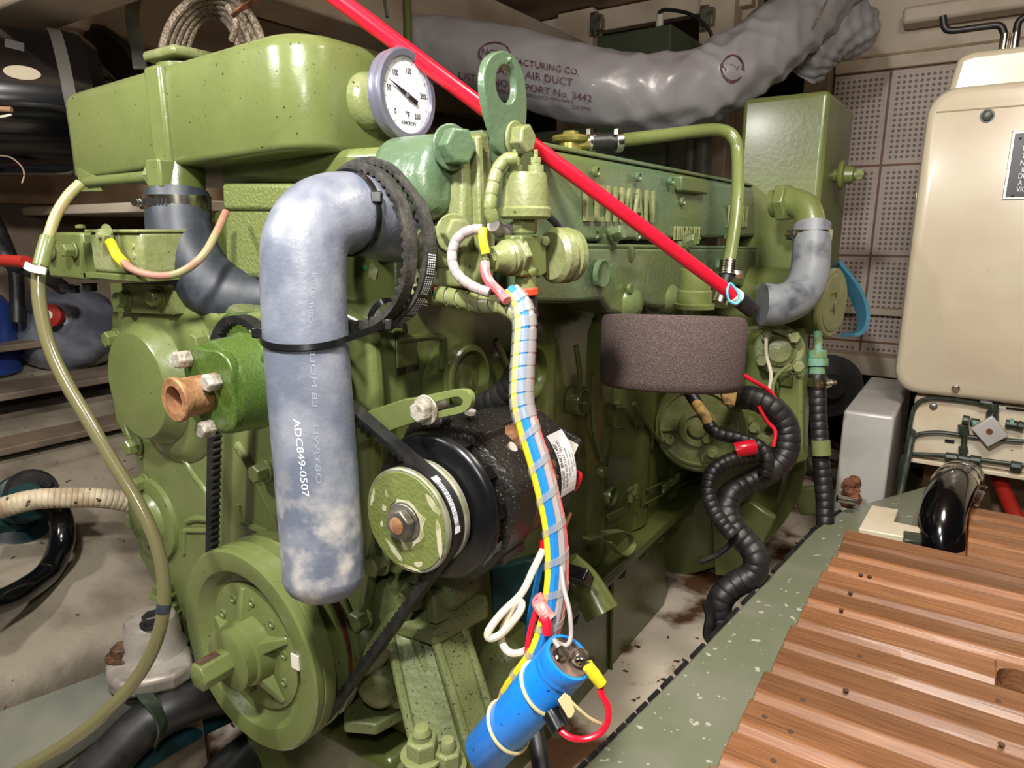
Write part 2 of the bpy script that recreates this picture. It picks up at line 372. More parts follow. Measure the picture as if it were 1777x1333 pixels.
def wrap_ribbon(path_pts, r, width, pitch, thick=.0008, frac=(0, 1)):
    """a flat spiral ribbon round a path"""
    path = smooth_path(path_pts, 24); fr = frames(path); mb = MB(); L = 0; rings = []
    Ls = [0]
    for a, b in zip(path, path[1:]): Ls.append(Ls[-1]+(b-a).length)
    tot = Ls[-1]; steps = int((frac[1]-frac[0])*tot/pitch*16); i = 0
    for k in range(steps+1):
        d = tot*(frac[0]+(frac[1]-frac[0])*k/steps)
        while i < len(Ls)-2 and Ls[i+1] < d: i += 1
        t = (d-Ls[i])/max(1e-9, Ls[i+1]-Ls[i]); t = min(1, max(0, t)); p = path[i].lerp(path[i+1], t)
        _, u, w, tg = fr[i]; a = 2*PI*k/16; e = u*math.cos(a)+w*math.sin(a)
        rings.append([p+e*r-tg*width/2, p+e*(r+thick)-tg*width/2, p+e*(r+thick)+tg*width/2, p+e*r+tg*width/2])
    mb.loft(rings); return mb
def bundle(path_pts, offs, r, mats_, parent, names):
    path = smooth_path(path_pts, 12); fr = frames(path)
    for j, (nm, m) in enumerate(zip(names, mats_)):
        pts = []
        for k, (p, u, w, t) in enumerate(fr):
            a = offs[j][1]+k*.004; pts.append(p+(u*math.cos(a)+w*math.sin(a))*offs[j][0])
        MB().tube(pts, r, 8, smooth=0).build(nm, m, parent)
def clamp(c, axis, r, width, parent=None, label=None, name='hose_clamp', screw_dir=(0, -1, 0), m=None):
    """worm-drive band with slots and a screw housing"""
    m = m or CHROME
    u, w, a = frame(axis); c = V(c); mb = MB()
    mb.lathe(c-a*width/2, a, [(0, r-.0002), (0, r+.0009), (width, r+.0009), (width, r-.0002)], 40)
    sd = V(screw_dir); sd = (sd-a*sd.dot(a)).normalized(); td = a.cross(sd)
    mb.box(c+sd*(r+.003), (width*.9, .016, .006), Matrix((a, td, sd)).transposed())
    mb.cyl(c+sd*(r+.005)-td*.010, c+sd*(r+.005)+td*.012, .0035, n=10)
    mb.hexn(c+sd*(r+.005)+td*.012, td, .0048, .005)
    o = mb.build(name, m, parent, angle=30)
    if label and not parent: tag(o, label, 'clamp')
    return o
def bolts(spots, axis, r, h, parent, m=None, name='bolt', washer=1.25):
    for p in spots:
        MB().hexn(p, axis, r, h, washer=r*washer, rot=random.random()).build(name, m or G, parent, bevel=.0004)
def structure(o): o['kind'] = 'structure'; return o
# ================================================================== THE SETTING
def sbox(name, a, b, m, bevel=0):
    o = MB().boxab(a, b).build(name, m, bevel=bevel, origin=(0, 0, 0)); return structure(o)
sbox('floor', (-1.9, -.6, -.86), (1.3, 3.0, -.80), BILGE)
sbox('ceiling', (-1.9, -.6, .66), (1.3, 3.0, .72), CREAMD)
sbox('wall_back', (-.40, 2.2, -.36), (1.3, 2.26, .419), PERF)
sbox('wall_far', (-1.9, 2.9, -.86), (1.3, 2.96, .72), DARK)  # near-black colour paints in the darkness of the opening behind the frame
sbox('wall_left', (-1.62, -.6, -.86), (-1.56, 3.0, .72), PLANK)
# trim round the tiled bulkhead
sbox('trim_1', (-.47, 2.14, -.45), (-.405, 2.26, .62), CREAMW, .004)
sbox('trim_2', (-.40, 2.185, .42), (1.3, 2.26, .60), CREAMW, .002)
sbox('trim_3', (-.24, 2.10, .505), (1.3, 2.17, .545), CREAMW, .008)
sbox('trim_4', (-.30, 1.9, .60), (1.3, 2.2, .655), CREAMW, .004)
sbox('trim_5', (-.40, 2.17, -.235), (.5, 2.2, -.215), CREAMW, .003)
sbox('trim_6', (-.40, 2.12, -.40), (.5, 2.26, -.345), CREAMW, .004)
sbox('trim_7', (-.40, 2.181, .452), (1.3, 2.186, .458), CREAMD)
# timber frame behind the duct
def post(n, x0, x1, Y, z0, z1, m=CREAMW): sbox(n, (x0, Y, z0), (x1, Y+.07, z1), m, .004)
a = at(967, 60, Y=2.0); b = at(1028, 60, Y=2.0); post('trim_8', a.x, b.x, 2.0, -.3, .655)
a = at(1212, 60, Y=2.0); b = at(1272, 60, Y=2.0); post('trim_9', a.x, b.x, 2.0, -.45, .655)
a = at(1232, 270, Y=2.05); b = at(1290, 270, Y=2.05); post('trim_10', a.x, b.x, 2.08, -.45, .655)
a = at(1140, 20, Y=2.04); sbox('trim_11', (-2.0+.6, 2.04, a.z-.025), (-.6, 2.08, a.z+.035), CREAMW, .003)
a = at(900, 45, Y=2.06); sbox('trim_12', (-1.5, 2.06, a.z-.03), (at(975, 40, Y=2.06).x, 2.1, a.z+.02), CREAMW, .003)
# ceiling beams and longitudinal planks at the upper left
p0, p1 = at(60, 38, X=-1.28), at(560, -140, X=-.95)
o = MB().boxab((-1.45, .50, .325), (-.2, .60, .50)).build('trim_13', CREAMW, bevel=.004, origin=(0, 0, 0)); structure(o)
sbox('trim_14', (-1.56, .62, .40), (-1.50, 2.1, .45), CREAMW, .004)
o = MB().boxab((-1.50, -.3, .37), (-1.46, 2.2, .48)).build('trim_15', CREAMW, bevel=.004, origin=(0, 0, 0)); structure(o)
o = MB().boxab((-1.20, .70, .395), (-1.08, 2.6, .56)).build('trim_16', CREAMW, bevel=.006, origin=(0, 0, 0)); structure(o)
for i, z in enumerate((.05, .14, .23, .31)):
    sbox('trim_%d' % (17+i), (-1.56, -.4, z), (-1.545, 2.9, z+.075), CREAMD, .003)
# hull skin rising from the left bearer, plank ledge above it
prof = [(-.835, -.56), (-.85, -.50), (-.93, -.47), (-.99, -.435), (-1.02, -.43), (-1.10, -.40), (-1.16, -.365), (-1.19, -.36), (-1.27, -.325), (-1.36, -.305), (-1.60, -.22)]
mb = MB(); P = smooth_path([V((x, 0, z)) for x, z in prof], 5)
rings = [[p+V((0, y, 0)) for p in P]+[p+V((-.02, y, -.05)) for p in reversed(P)] for y in (-.5, 0, .5, 1, 1.8, 2.9)]
structure(mb.loft(rings).build('wall_hull', HULL, origin=(0, 0, 0)))
for i, (x0, z0) in enumerate(((-1.20, -.325), (-1.30, -.262), (-1.42, -.20))):
    o = MB().boxab((x0-.115, -.5, z0-.012), (x0, 2.6, z0)).build('trim_%d' % (21+i), PLANK, bevel=.002, origin=(0, 0, 0)); structure(o)
# engine bearers
Lb = pxZ([(985, 1358), (1177, 1167), (1413, 920), (1462, 885)], -.48)
poly = [Lb[0]+(Lb[0]-Lb[1])*.6]+Lb+[V((-.02, 1.5, -.48)), V((-.02, .2, -.48))]
structure(MB().prism(poly, (0, 0, -.10)).build('trim_24', BEARER, bevel=.003, origin=(0, 0, 0)))
lp = pxZ([(-150, 1290), (245, 1142), (345, 1112), (345, 1165), (245, 1192), (90, 1292), (-150, 1480)], -.50)
structure(MB().prism(lp, (0, 0, -.03)).build('trim_25', GREYST, bevel=.002, origin=(0, 0, 0)))
lp2 = [p+V((-.004, 0, -.03)) for p in lp]
structure(MB().prism(lp2, (0, 0, -.22)).build('trim_26', HULL, origin=(0, 0, 0)))
tr_ = smooth_path([p+V((-.002, 0, -.002)) for p in Lb], 30); mb = MB()
for i, p in enumerate(tr_[:-1]):
    if i % 3 != 2: mb.tube([p, tr_[i+1]], .0035, 6, smooth=0)
structure(mb.build('trim_27', RUB, origin=(0, 0, 0)))
# bilge surfaces between the bearers
sbox('floor_bilge', (-.84, -.2, -.70), (-.16, 2.0, -.685), BILGE)
sbox('wall_bilge', (-.16, -.3, -.80), (-.10, 1.9, -.56), BILGE)
# ================================================================== DECK GRATE
dk = thing('deck_grate', (.13, .8, -.47), 'varnished reddish-brown teak slatted deck board over the bearer at lower right', 'deck board')
mb = MB(); mh = MB(); P_ = .0533; y0 = .30
for k in range(19):
    ya = y0+k*P_; yb = ya+P_
    xl = -.1365+(ya-.51)*.033+random.uniform(-.0025, .0025)
    if ya > 1.09: xl = at(1679, 955, Z=-.45).x
    xr = .62
    pr = [(ya+.0012, -.474), (ya+.0012, -.4600), (ya+.0035, -.4580), (ya+.0150, -.4530), (ya+.0180, -.4500), (yb-.0010, -.4500), (yb-.0010, -.474)]
    hx = at(1768, 1180, Z=-.45); R_ = .019; top = [(ya+.0195, -.4500), (yb-.0006, -.4500)]
    if ya+.02 < hx.y+R_ and hx.y-R_ < yb:
        mb.prism([V((xl, y, z)) for y, z in pr], (hx.x-R_-xl, 0, 0)); mb.prism([V((hx.x+R_, y, z)) for y, z in pr], (xr-hx.x-R_, 0, 0)); m_ = 22
        def zat(y):
            for (ya_, za_), (yb_, zb_) in zip(pr[1:], pr[2:6]):
                if ya_ <= y <= yb_: return za_+(zb_-za_)*(y-ya_)/max(1e-9, yb_-ya_)
            return -.45
        for i in range(m_):
            xa, xb = hx.x-R_+2*R_*i/m_, hx.x-R_+2*R_*(i+1)/m_; h0 = math.sqrt(max(0, R_**2-(xa-hx.x)**2)); h1 = math.sqrt(max(0, R_**2-(xb-hx.x)**2))
            for sg in (-1, 1):
                e0, e1 = hx.y+sg*h0, hx.y+sg*h1; lim = (ya+.0006) if sg < 0 else (yb-.0006)
                if (lim-e0)*sg <= 0 and (lim-e1)*sg <= 0: continue
                e0 = min(max(e0, ya+.0006), yb-.0006); e1 = min(max(e1, ya+.0006), yb-.0006)
                mh.add([(xa, e0, zat(e0)), (xb, e1, zat(e1)), (xb, lim, zat(lim)), (xa, lim, zat(lim)), (xa, e0, -.474), (xb, e1, -.474), (xb, lim, -.474), (xa, lim, -.474)], [(0, 1, 2, 3), (4, 7, 6, 5), (0, 4, 5, 1), (1, 5, 6, 2), (2, 6, 7, 3), (3, 7, 4, 0)])
    else: mb.prism([V((xl, y, z)) for y, z in pr], (xr-xl, 0, 0))
mh.build('hole_rim', TEAK, dk, angle=50)
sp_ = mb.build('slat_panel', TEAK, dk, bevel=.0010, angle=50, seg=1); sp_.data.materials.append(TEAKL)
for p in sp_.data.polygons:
    if p.normal.y < -.25 and p.normal.z > .2: p.material_index = 1  # front slopes of the slats get the lighter teak
mb = MB()
for x in (.02, .30): mb.boxab((x, .30, -.490), (x+.04, 1.30, -.4745))
mb.build('cross_batten', TEAK, dk)
for x, y in [(1494, 997), (1476, 1028), (1460, 1058), (1492, 1139), (1468, 1197), (1393, 1215), (1372, 1270), (1342, 1320), (1732, 1217), (1738, 1291), (1509, 1000), (1327, 1244)]:
    p = at(x, y, Z=-.4499); MB().lathe(p, (0, 0, 1), [(-.001, .0028), (.0002, .0028)], 16).build('screw_plug', MATS.get('plug') or mat('plug', rgb(84, 62, 46), .6), dk)
# ================================================================== BEIGE CABINET ON THE RIGHT
YH = 1.5
hb = thing('generator_cabinet', (.2, YH+.2, -.36), 'large rounded cream enamel cabinet with black placard at the right edge', 'cabinet')
A = [(1557, 672), (1590, 690), (1800, 708)]
zl = at(1560, 680, Y=YH).z; xl0 = at(1600, 400, Y=YH).x
xL = at(1562, 660, Y=YH).x; zB = at(1600, 685, Y=YH).z; zT = at(1660, 150, Y=YH).z
def rrect(x0, x1, z0, z1, r, Y, n=8):
    out = []
    for cx, cz, a0 in ((x1-r, z1-r, 0), (x0+r, z1-r, PI/2), (x0+r, z0+r, PI), (x1-r, z0+r, 1.5*PI)):
        for i in range(n+1):
            a_ = a0+PI/2*i/n; out.append(V((cx+r*math.cos(a_), Y, cz+r*math.sin(a_))))
    return out
mb = MB(); x1 = .62; rings = []
xL -= .012
for Y_, ins in ((YH, .012), (YH+.004, .004), (YH+.012, 0), (YH+.45, 0)):
    rings.append(rrect(xL+ins, x1-ins, zB+ins, zT-ins, .045, Y_))
mb.loft(rings); mb.build('cover', BEIGE, hb, angle=40)
c = at(1740, 105, Y=YH+.05)
tp = [at(1645, 132, Y=YH+.05), at(1662, 98, Y=YH+.05), at(1690, 88, Y=YH+.05)]
mb = MB(); zt = zT-.01
mb.prism([V((tp[0].x, YH+.05, zt)), V((tp[1].x, YH+.05, tp[1].z)), V((tp[2].x, YH+.05, tp[2].z)), V((.6, YH+.05, tp[2].z)), V((.6, YH+.05, zt))], (0, .25, 0))
mb.build('top_cover', BEIGE, hb, bevel=.012, seg=3)
a = at(1625, 195, Y=YH); MB().boxab((a.x, YH-.001, a.z-.0012), (.6, YH+.002, a.z+.0012)).build('seam', mat('seam_shade', rgb(150, 132, 104), .6), hb)
a = at(1713, 201, Y=YH); MB().hexn((a.x, YH-.0005, a.z), (0, -1, 0), .009, .006, washer=.011).build('bolt', PIPEG, hb)
a = at(1658, 678, Y=YH); MB().hexn((a.x, YH-.0005, a.z+.004), (0, -1, 0), .006, .006, washer=.007).build('bolt', CHROME, hb)
a = at(1583, 345, Y=YH+.1); MB().box((xL-.002, YH+.06, a.z), (.006, .02, .02)).build('side_latch', STEEL, hb, bevel=.001)
# placard
a = at(1757, 228, Y=YH); b = at(1743, 347, Y=YH); MB().boxab((a.x, YH-.003, b.z), (a.x+.20, YH+.002, a.z)).build('placard_frame', CHROME, hb, bevel=.001)
pl = MB().boxab((a.x+.004, YH-.0042, b.z+.004), (a.x+.196, YH-.002, a.z-.004)).build('placard', PLATE, hb)
zz = [(1774, 258, 'THE LIQUIDS ARE '), (1771, 271, 'THIS UNIT MUST  '), (1768, 283, 'NAVIGABLE WATER '), (1766, 295, 'IF SUCH  OIL IS '), (1763, 306, 'DISCHARGE CAUSES'), (1761, 318, 'A SLUDGE BENEATH'), (1759, 329, 'VIOLATORS       ')]
mb = MB()
for (x, y, s_), body in zip(zz, ('THE', 'THIS', 'NAVI', 'IF SU', 'DISCH', 'A SLU', 'VIOLA')):
    p = at(x, y, Y=YH-.0045); w_ = len(body)*.0058
    text(mb, body, .0125, (a.x+.016+w_/2, YH-.0044, p.z), (1, 0, 0), (0, 0, 1), .0002, .72)
mb.build('placard_lettering', WHITEL, pl)
for x, y in ((1771, 240), (1757, 340)): MB().ball(at(x, y, Y=YH-.005), .002, 10).build('rivet', BLACKL, pl)
# lower panel with pipework
lp_ = thing('pipe_board', (.1, YH+.1, -.52), 'cream enamel panel with thin dark green pipework below the big cabinet', 'panel')
PY = YH+.03
q = [at(x, y, Y=PY) for x, y in ((1588, 686), (1583, 792), (1800, 842), (1800, 700))]
MB().prism([V((q[0].x, PY, q[0].z)), V((q[0].x, PY, q[1].z)), V((.5, PY, q[1].z)), V((.5, PY, q[0].z))], (0, .03, 0)).build('plate', BEIGEL, lp_, bevel=.006, seg=3)
MB().prism([V((q[0].x, PY-.01, q[1].z-.001)), V((q[0].x, PY-.01, q[1].z-.010)), V((.5, PY-.01, q[1].z-.010)), V((.5, PY-.01, q[1].z-.001))], (0, .05, 0)).build('lower_lip', BEIGEL, lp_, bevel=.002)
for x, y, s_ in ((1620, 705, .006), (1663, 828, .004)): MB().hexn(at(x, y, Y=PY-.0005), (0, -1, 0), s_, .004, washer=s_*1.2).build('screw', STEEL, lp_)
for x0, y0_, x1_, y1_ in ((1746, 706, 1800, 716), (1640, 762, 1656, 769)):
    p, r_ = at(x0, y0_, Y=PY), at(x1_, y1_, Y=PY); MB().boxab((p.x, PY-.003, r_.z), (r_.x, PY, p.z)).build('name_strip', PLATE, lp_)
PP = PY-.012
pp = thing('fuel_pipework', (.0, YH, -.50), 'thin dark green pipes with tees and a diamond valve on the lower panel', 'pipes')
def ppipe(pts, r=.0038): MB().tube([at(x, y, Y=PP) for x, y in pts], r, 10).build('pipe', PIPEG, pp)
ppipe([(1560, 850), (1566, 800), (1580, 789), (1640, 791), (1700, 798), (1777, 808)], .0045)
ppipe([(1580, 760), (1600, 752), (1640, 751), (1700, 760), (1777, 766)])
ppipe([(1570, 800), (1578, 745), (1588, 705), (1610, 692), (1650, 693), (1700, 700)])
ppipe([(1673, 760), (1672, 790)], .005); ppipe([(1674, 738), (1673, 762)], .004)
for x0, y0_, x1_, y1_, r_ in ((1640, 792, 1662, 795, .009), (1683, 797, 1702, 800, .009), (1662, 794, 1684, 798, .007), (1753, 808, 1772, 811, .010), (1670, 728, 1682, 730, .009), (1671, 737, 1673, 755, .009), (1700, 697, 1722, 701, .009), (1722, 700, 1724, 715, .009), (1722, 715, 1722, 730, .010), (1745, 735, 1765, 738, .008), (1765, 738, 1777, 741, .009), (1671, 775, 1672, 787, .008), (1684, 731, 1700, 734, .007)):
    MB().cyl(at(x0, y0_, Y=PP), at(x1_, y1_, Y=PP), r_, n=8).build('fitting', PIPEG, pp, bevel=.001)
for x in (1688, 1752): MB().cyl(at(x, 733, Y=PP), at(x+7, 734, Y=PP), .0075, n=10).build('fitting', TEAL, pp)
dv = pxY([(1722, 722), (1751, 757), (1714, 777), (1685, 744)], PP-.018)
MB().prism(dv, (0, .012, 0)).build('diamond_valve', SILV, pp, bevel=.002, label='square silver valve body turned on its corner')
MB().lathe(at(1717, 749, Y=PP-.0182), (0, -1, 0), [(0, .0055), (.001, .0055), (.001, .003), (-.002, .003)], 16).build('valve_hole', RUSTD, pp)
# metal box between engine and cabinet
sb = thing('metal_box', (-.1, 1.5, -.6), 'tall silver-grey sheet metal box left of the cream cabinet', 'box')
Yb = 1.42
f0 = [at(1464, 712, Y=Yb), at(1553, 722, Y=Yb), at(1545, 900, Y=Yb), at(1458, 885, Y=Yb)]
x0, x1_ = f0[0].x, f0[1].x
MB().boxab((x0, Yb, -.62), (x1_, Yb+.38, f0[0].z)).build('casing', SILV, sb, bevel=.006, seg=3)
# rust clump and bolt beside it
o = MB(); p = at(1474, 862, Z=-.462)
for i in range(22):
    o.ball(p+V((random.uniform(-.012, .012), random.uniform(-.01, .01), random.uniform(-.018, .03))), random.uniform(.006, .012), 8)
tag(o.build('rust_lump', RUSTD, origin=p), 'crumbling orange rust lump on the bearer beside the silver box', 'rust')
a = at(1452, 865, Z=-.452); b = at(1488, 871, Z=-.455)
tag(MB().cyl(a, b, .0065, n=16).build('steel_pin', CHROME, origin=a, bevel=.001), 'short bright steel pin sticking through the rust lump', 'pin')
# cream frame piece and grey block behind the deck
q = pxZ([(1490, 917), (1512, 876), (1560, 884), (1552, 905), (1600, 915), (1592, 935), (1545, 927)], -.455)
tag(MB().prism(q, (0, 0, -.03)).build('cream_angle_piece', BEIGEL, bevel=.002, origin=q[0]), 'cream painted angled frame piece lying behind the deck edge', 'frame')
q = pxZ([(1568, 920), (1600, 925), (1600, 940), (1568, 936)], -.452)
tag(MB().prism(q, (0, 0, -.02)).build('grey_block', PIPEG, bevel=.002, origin=q[0]), 'small dark grey block between deck edge and black elbow hose', 'block')
# black elbow hose with clamp
eh = thing('elbow_hose', at(1635, 940, Z=-.47), 'glossy black rubber elbow hose rising through the notch in the deck', 'hose')
pth = [at(1630, 1000, D=1.06), at(1632, 948, D=1.06), at(1634, 905, D=1.07), at(1642, 870, D=1.09), at(1655, 845, D=1.13), at(1668, 832, D=1.19)]
MB().tube(pth, .0325, 24).build('rubber_elbow', GLOSSB, eh, angle=60)
clamp(at(1657, 842, D=1.145), pth[-1]-pth[-3], .0340, .018, eh, screw_dir=(1, -.4, -.3)); clamp(at(1664, 834, D=1.175), pth[-1]-pth[-3], .0330, .010, eh, screw_dir=(1, -.4, -.3))
tag(MB().tube([pth[-1], at(1678, 826, D=1.36)], .031, 20).build('pipe_stub', STEEL, origin=pth[-1]), 'dull steel pipe stub running into the black elbow hose', 'pipe')
pt = [at(1728, 815, D=1.35), at(1748, 865, D=1.3), at(1775, 925, D=1.24)]
tag(MB().tube(pt, .0135, 16).build('red_pipe', REDH, origin=pt[1]), 'dull red pipe leaning behind the deck at right edge', 'pipe')
pt = [at(1556, 905, D=1.3), at(1562, 860, D=1.31), at(1574, 800, D=1.34), at(1583, 752, D=1.36), at(1586, 735, D=1.4)]
tag(MB().tube(pt, .0065, 12).build('green_pipe', PIPEG, origin=pt[0]), 'dark green pipe standing between silver box and lower panel', 'pipe')
for pts, lb in (([(1636, 28), (1640, 48), (1655, 53), (1710, 46), (1735, 45), (1744, 62)], 'black hose with a long horizontal run above the cream cabinet'), ([(1782, 28), (1768, 38), (1763, 60)], 'short black hose stub above the cabinet at right edge')):
    P3 = [at(x, y, Y=YH+.12) for x, y in pts]
    t_ = thing('vent_hose', P3[-1], lb, 'hose')
    MB().tube(P3, .0062, 12).build('hose', RUB, t_)
    MB().cyl(P3[-1]+V((0, 0, .003)), P3[-1]+V((0, 0, -.055)), .0072, n=14).build('fitting', CHROME, t_)
a = at(1560, 900, Y=1.75)
tag(MB().boxab((-.05, 1.75, -.70), (.15, 1.78, -.45)).build('timber_board', CREAMD, origin=(0, 1.75, -.6), bevel=.002), 'aged timber board in the shadow below the lower panel', 'board')
# dark machinery seen between engine and silver box
dg = thing('stern_gear', at(1462, 690, D=1.8), 'dark shaft coupling in the gloom behind the silver box', 'coupling')
p = at(1440, 670, D=1.65)
MB().lathe(p, (.35, -1, .1), [(-.06, .05), (-.02, .06), (-.02, .075), (.0, .075), (.004, .03), (.03, .028)], 30).build('flange', RUB, dg)
# ================================================================== LEFT BACKGROUND
sh = MB().boxab((-1.56, .60, .028), (-.98, .95, .044)).build('shelf', CREAMW, bevel=.002, origin=(-1.25, .6, .03)); tag(sh, 'cream painted timber shelf under the black cylinder tank', 'shelf')
bt = thing('black_tank', at(60, 330, D=1.1), 'large glossy black cylindrical tank with grey strap at upper left', 'tank')
c0, c1 = at(-160, 170, D=1.02), at(178, 186, D=1.16)
ax = (c1-c0).normalized(); Ln = (c1-c0).length
MB().lathe(c0, ax, [(0, .095), (.02, .112), (Ln-.02, .112), (Ln, .095), (Ln+.004, .03)], 48).build('shell', GLOSSB, bt, angle=30)
MB().lathe(c0+ax*(Ln-.062), ax, [(0, .1125), (0, .1145), (.017, .1145), (.017, .1125)], 48).build('strap', mat('dull_band', rgb(84, 80, 74), .5), bt)
def on_tank(x, y, r=.1127):
    d = at(x, y, D=1.).normalized(); dd = d-ax*d.dot(ax); oc = -c0+ax*c0.dot(ax); A_ = dd.dot(dd); B_ = dd.dot(oc); C_ = oc.dot(oc)-r*r
    return d*((-B_-math.sqrt(max(0, B_*B_-A_*C_)))/A_)
for cen, rx, ry, m_, nm in ((at(38, 126, D=.93), .030, .0115, WHITEP, 'oval_label'),):
    u = RT; n_ = -FW
    pts = []
    for i in range(32):
        t = 2*PI*i/32; p = cen+u*math.cos(t)*rx+UP*math.sin(t)*ry
        rel = p-c0; al = ax*rel.dot(ax); rad = (rel-al).normalized(); pts.append(c0+al+rad*.1128)
    pts = [on_tank(38+33*math.cos(2*PI*i/32), 126+12*math.sin(2*PI*i/32)+4*math.cos(2*PI*i/32)) for i in range(32)]
    MB().prism(pts, FW*.0002).build(nm, mat('label_cream', rgb(190, 176, 150), .5), bt)
def onto(p):
    rel = p-c0; al = ax*rel.dot(ax); rad = (rel-al).normalized(); return c0+al+rad
def lab(x, y, w_, h_, m_, nm):
    mb = MB(); rows = []
    for j in range(5): rows.append([on_tank(x+(i/4-.5)*w_, y-(j/4-.5)*h_+(i/4-.5)*w_*.25) for i in range(5)])
    vs = [p for r_ in rows for p in r_]; fs = [(j*5+i, j*5+i+1, (j+1)*5+i+1, (j+1)*5+i) for j in range(4) for i in range(4)]
    mb.add(vs, fs); mb.build(nm, m_, bt)
lab(25, 78, 34, 15, mat('faded_label', rgb(80, 78, 76), .6), 'faded_label')
cap = thing('black_cover', at(185, 110, D=1.3), 'glossy black rounded cover hanging behind the black tank', 'cover')
q = [at(x, y, D=1.3) for x, y in ((136, 62), (150, 34), (180, 40), (222, 72), (242, 115), (240, 175), (200, 150), (150, 95))]
MB().prism(q, FW*.09).build('shell', GLOSSB, cap, bevel=.012, seg=4)
st = thing('hanging_strap', at(240, 60, D=1.22), 'grey curved metal strap hanging behind the coolant tank', 'strap')
MB().sweep([at(234, -10, D=1.2), at(229, 25, D=1.2), at(233, 55, D=1.2), at(240, 90, D=1.2), at(243, 120, D=1.2)], [(-.002, -.011), (.002, -.011), (.002, .011), (-.002, .011)], ref=(.5, .6, 0)).build('band', GREYST, st)
# braided looms arching over the tank
br = thing('braided_loom', at(370, 80, D=.95), 'grey braided cable loom arching behind the coolant tank', 'cable loom')
for k in range(5):
    rx, ry = 90-k*10.5, 122-k*9; P = []
    for q in range(15):
        a_ = PI-PI*q/14; P.append(at(370+rx*math.cos(a_), 112-ry*math.sin(a_)*(1-.0*k), D=.93+.01*math.sin(a_)+.012*k))
    P = [P[0]-UP*.08]+P+[P[-1]-UP*.05]
    MB().tube(P, .0056, 10, smooth=3).build('cable', BRAID, br)
MB().tube([at(395, 10, D=.91), at(410, 40, D=.915), at(402, 70, D=.93)], .0045, 10).build('cable', BRAID, br)
tb = MB(); tb.sweep([at(402, 28, D=.905), at(418, 15, D=.905), at(440, 3, D=.93), at(448, -6, D=.95)], [(-.0012, -.004), (.0012, -.004), (.0012, .004), (-.0012, .004)], ref=-FW); tb.build('tie', RUSTD, br)
# stuff under the shelf
jg = thing('blue_jug', at(10, 600, D=1.3), 'dark blue plastic jug at the left edge below the shelf', 'jug')
MB().lathe(at(-30, 655, D=1.28), (0, 0, 1), [(0, .05), (.01, .065), (.12, .068), (.15, .05), (.165, .02), (.18, .02)], 28).build('body', JUG, jg)
bgp = thing('plastic_bag', at(120, 620, D=1.35), 'crumpled clear plastic bag with an orange cap inside', 'bag')
mb = MB(); n = 26; rings = []
c = at(112, 570, D=1.36)
for k in range(1, 16):
    th = PI*k/16; rr = []
    for i in range(n):
        ph = 2*PI*i/n; r_ = .115*(1+.06*math.sin(5*ph+k*.7)+.04*math.sin(9*ph-2*k))*max(.25, math.sin(th))**.7
        rr.append(c+V((r_*math.cos(ph), r_*math.sin(ph)*.8, .082*math.cos(th))))
    rings.append(rr)
mb.loft(rings); mb.build('film', BAG, bgp, angle=80)
cp = at(92, 548, D=1.245)
MB().lathe(cp, -FW, [(0, .021), (.010, .021), (.012, .012)], 24).build('orange_cap', REDH, bgp)
MB().lathe(cp-FW*.0125, -FW, [(0, .008), (.001, .008)], 24).build('cap_centre', CREAM, bgp)
rc = thing('red_cable', at(0, 452, D=.75), 'thick red battery cable ending at the green solenoid box', 'cable')
MB().tube([at(-40, 452, D=.78), at(0, 452, D=.76), at(46, 455, D=.73)], .0068, 14).build('sheath', REDH, rc)
dh = [at(-30, 400, D=1.1), at(0, 430, D=1.08), at(18, 455, D=1.08), at(40, 465, D=1.1), at(80, 480, D=1.12), at(110, 500, D=1.16)]
tag(MB().tube(dh, .012, 12).build('dark_hose', RUB, origin=dh[1]), 'dim black hose under the shelf behind the red cable', 'hose')
dh = [at(-10, 380, D=1.25), at(15, 440, D=1.24), at(28, 480, D=1.24), at(30, 560, D=1.24)]
tag(MB().tube(dh, .012, 12).build('dark_hose', RUB, origin=dh[1]), 'dim vertical black hose beside the blue jug', 'hose')
wire = thing('loose_wire', at(35, 290, D=.98), 'thin pale wire with a tie hanging across the black tank', 'wire')
MB().tube([at(0, 270, D=.93), at(20, 274, D=.93), at(38, 290, D=.93), at(42, 305, D=.93), at(38, 318, D=.93)], .0011, 6).build('strand', BRAID, wire)
MB().tube([at(-15, 203, D=.93), at(5, 202, D=.93), at(20, 199, D=.93)], .0016, 6).build('strand', WHITEP, wire)
tag(MB().tube([at(-20, 188, D=.925), at(20, 190, D=.925)], .0035, 8).build('brown_plug', mat('plug_tan', rgb(170, 130, 96), .5), origin=at(0, 189, D=.925)), 'small tan plug at the left edge on the black tank', 'plug')
tag(MB().tube([at(-30, 180, D=.93), at(60, 182, D=.93), at(125, 190, D=.97), at(160, 185, D=1.0)], .0035, 8).build('tank_cable', RUB, origin=at(60, 182, D=.93)), 'thin black cable running along the black tank', 'cable')
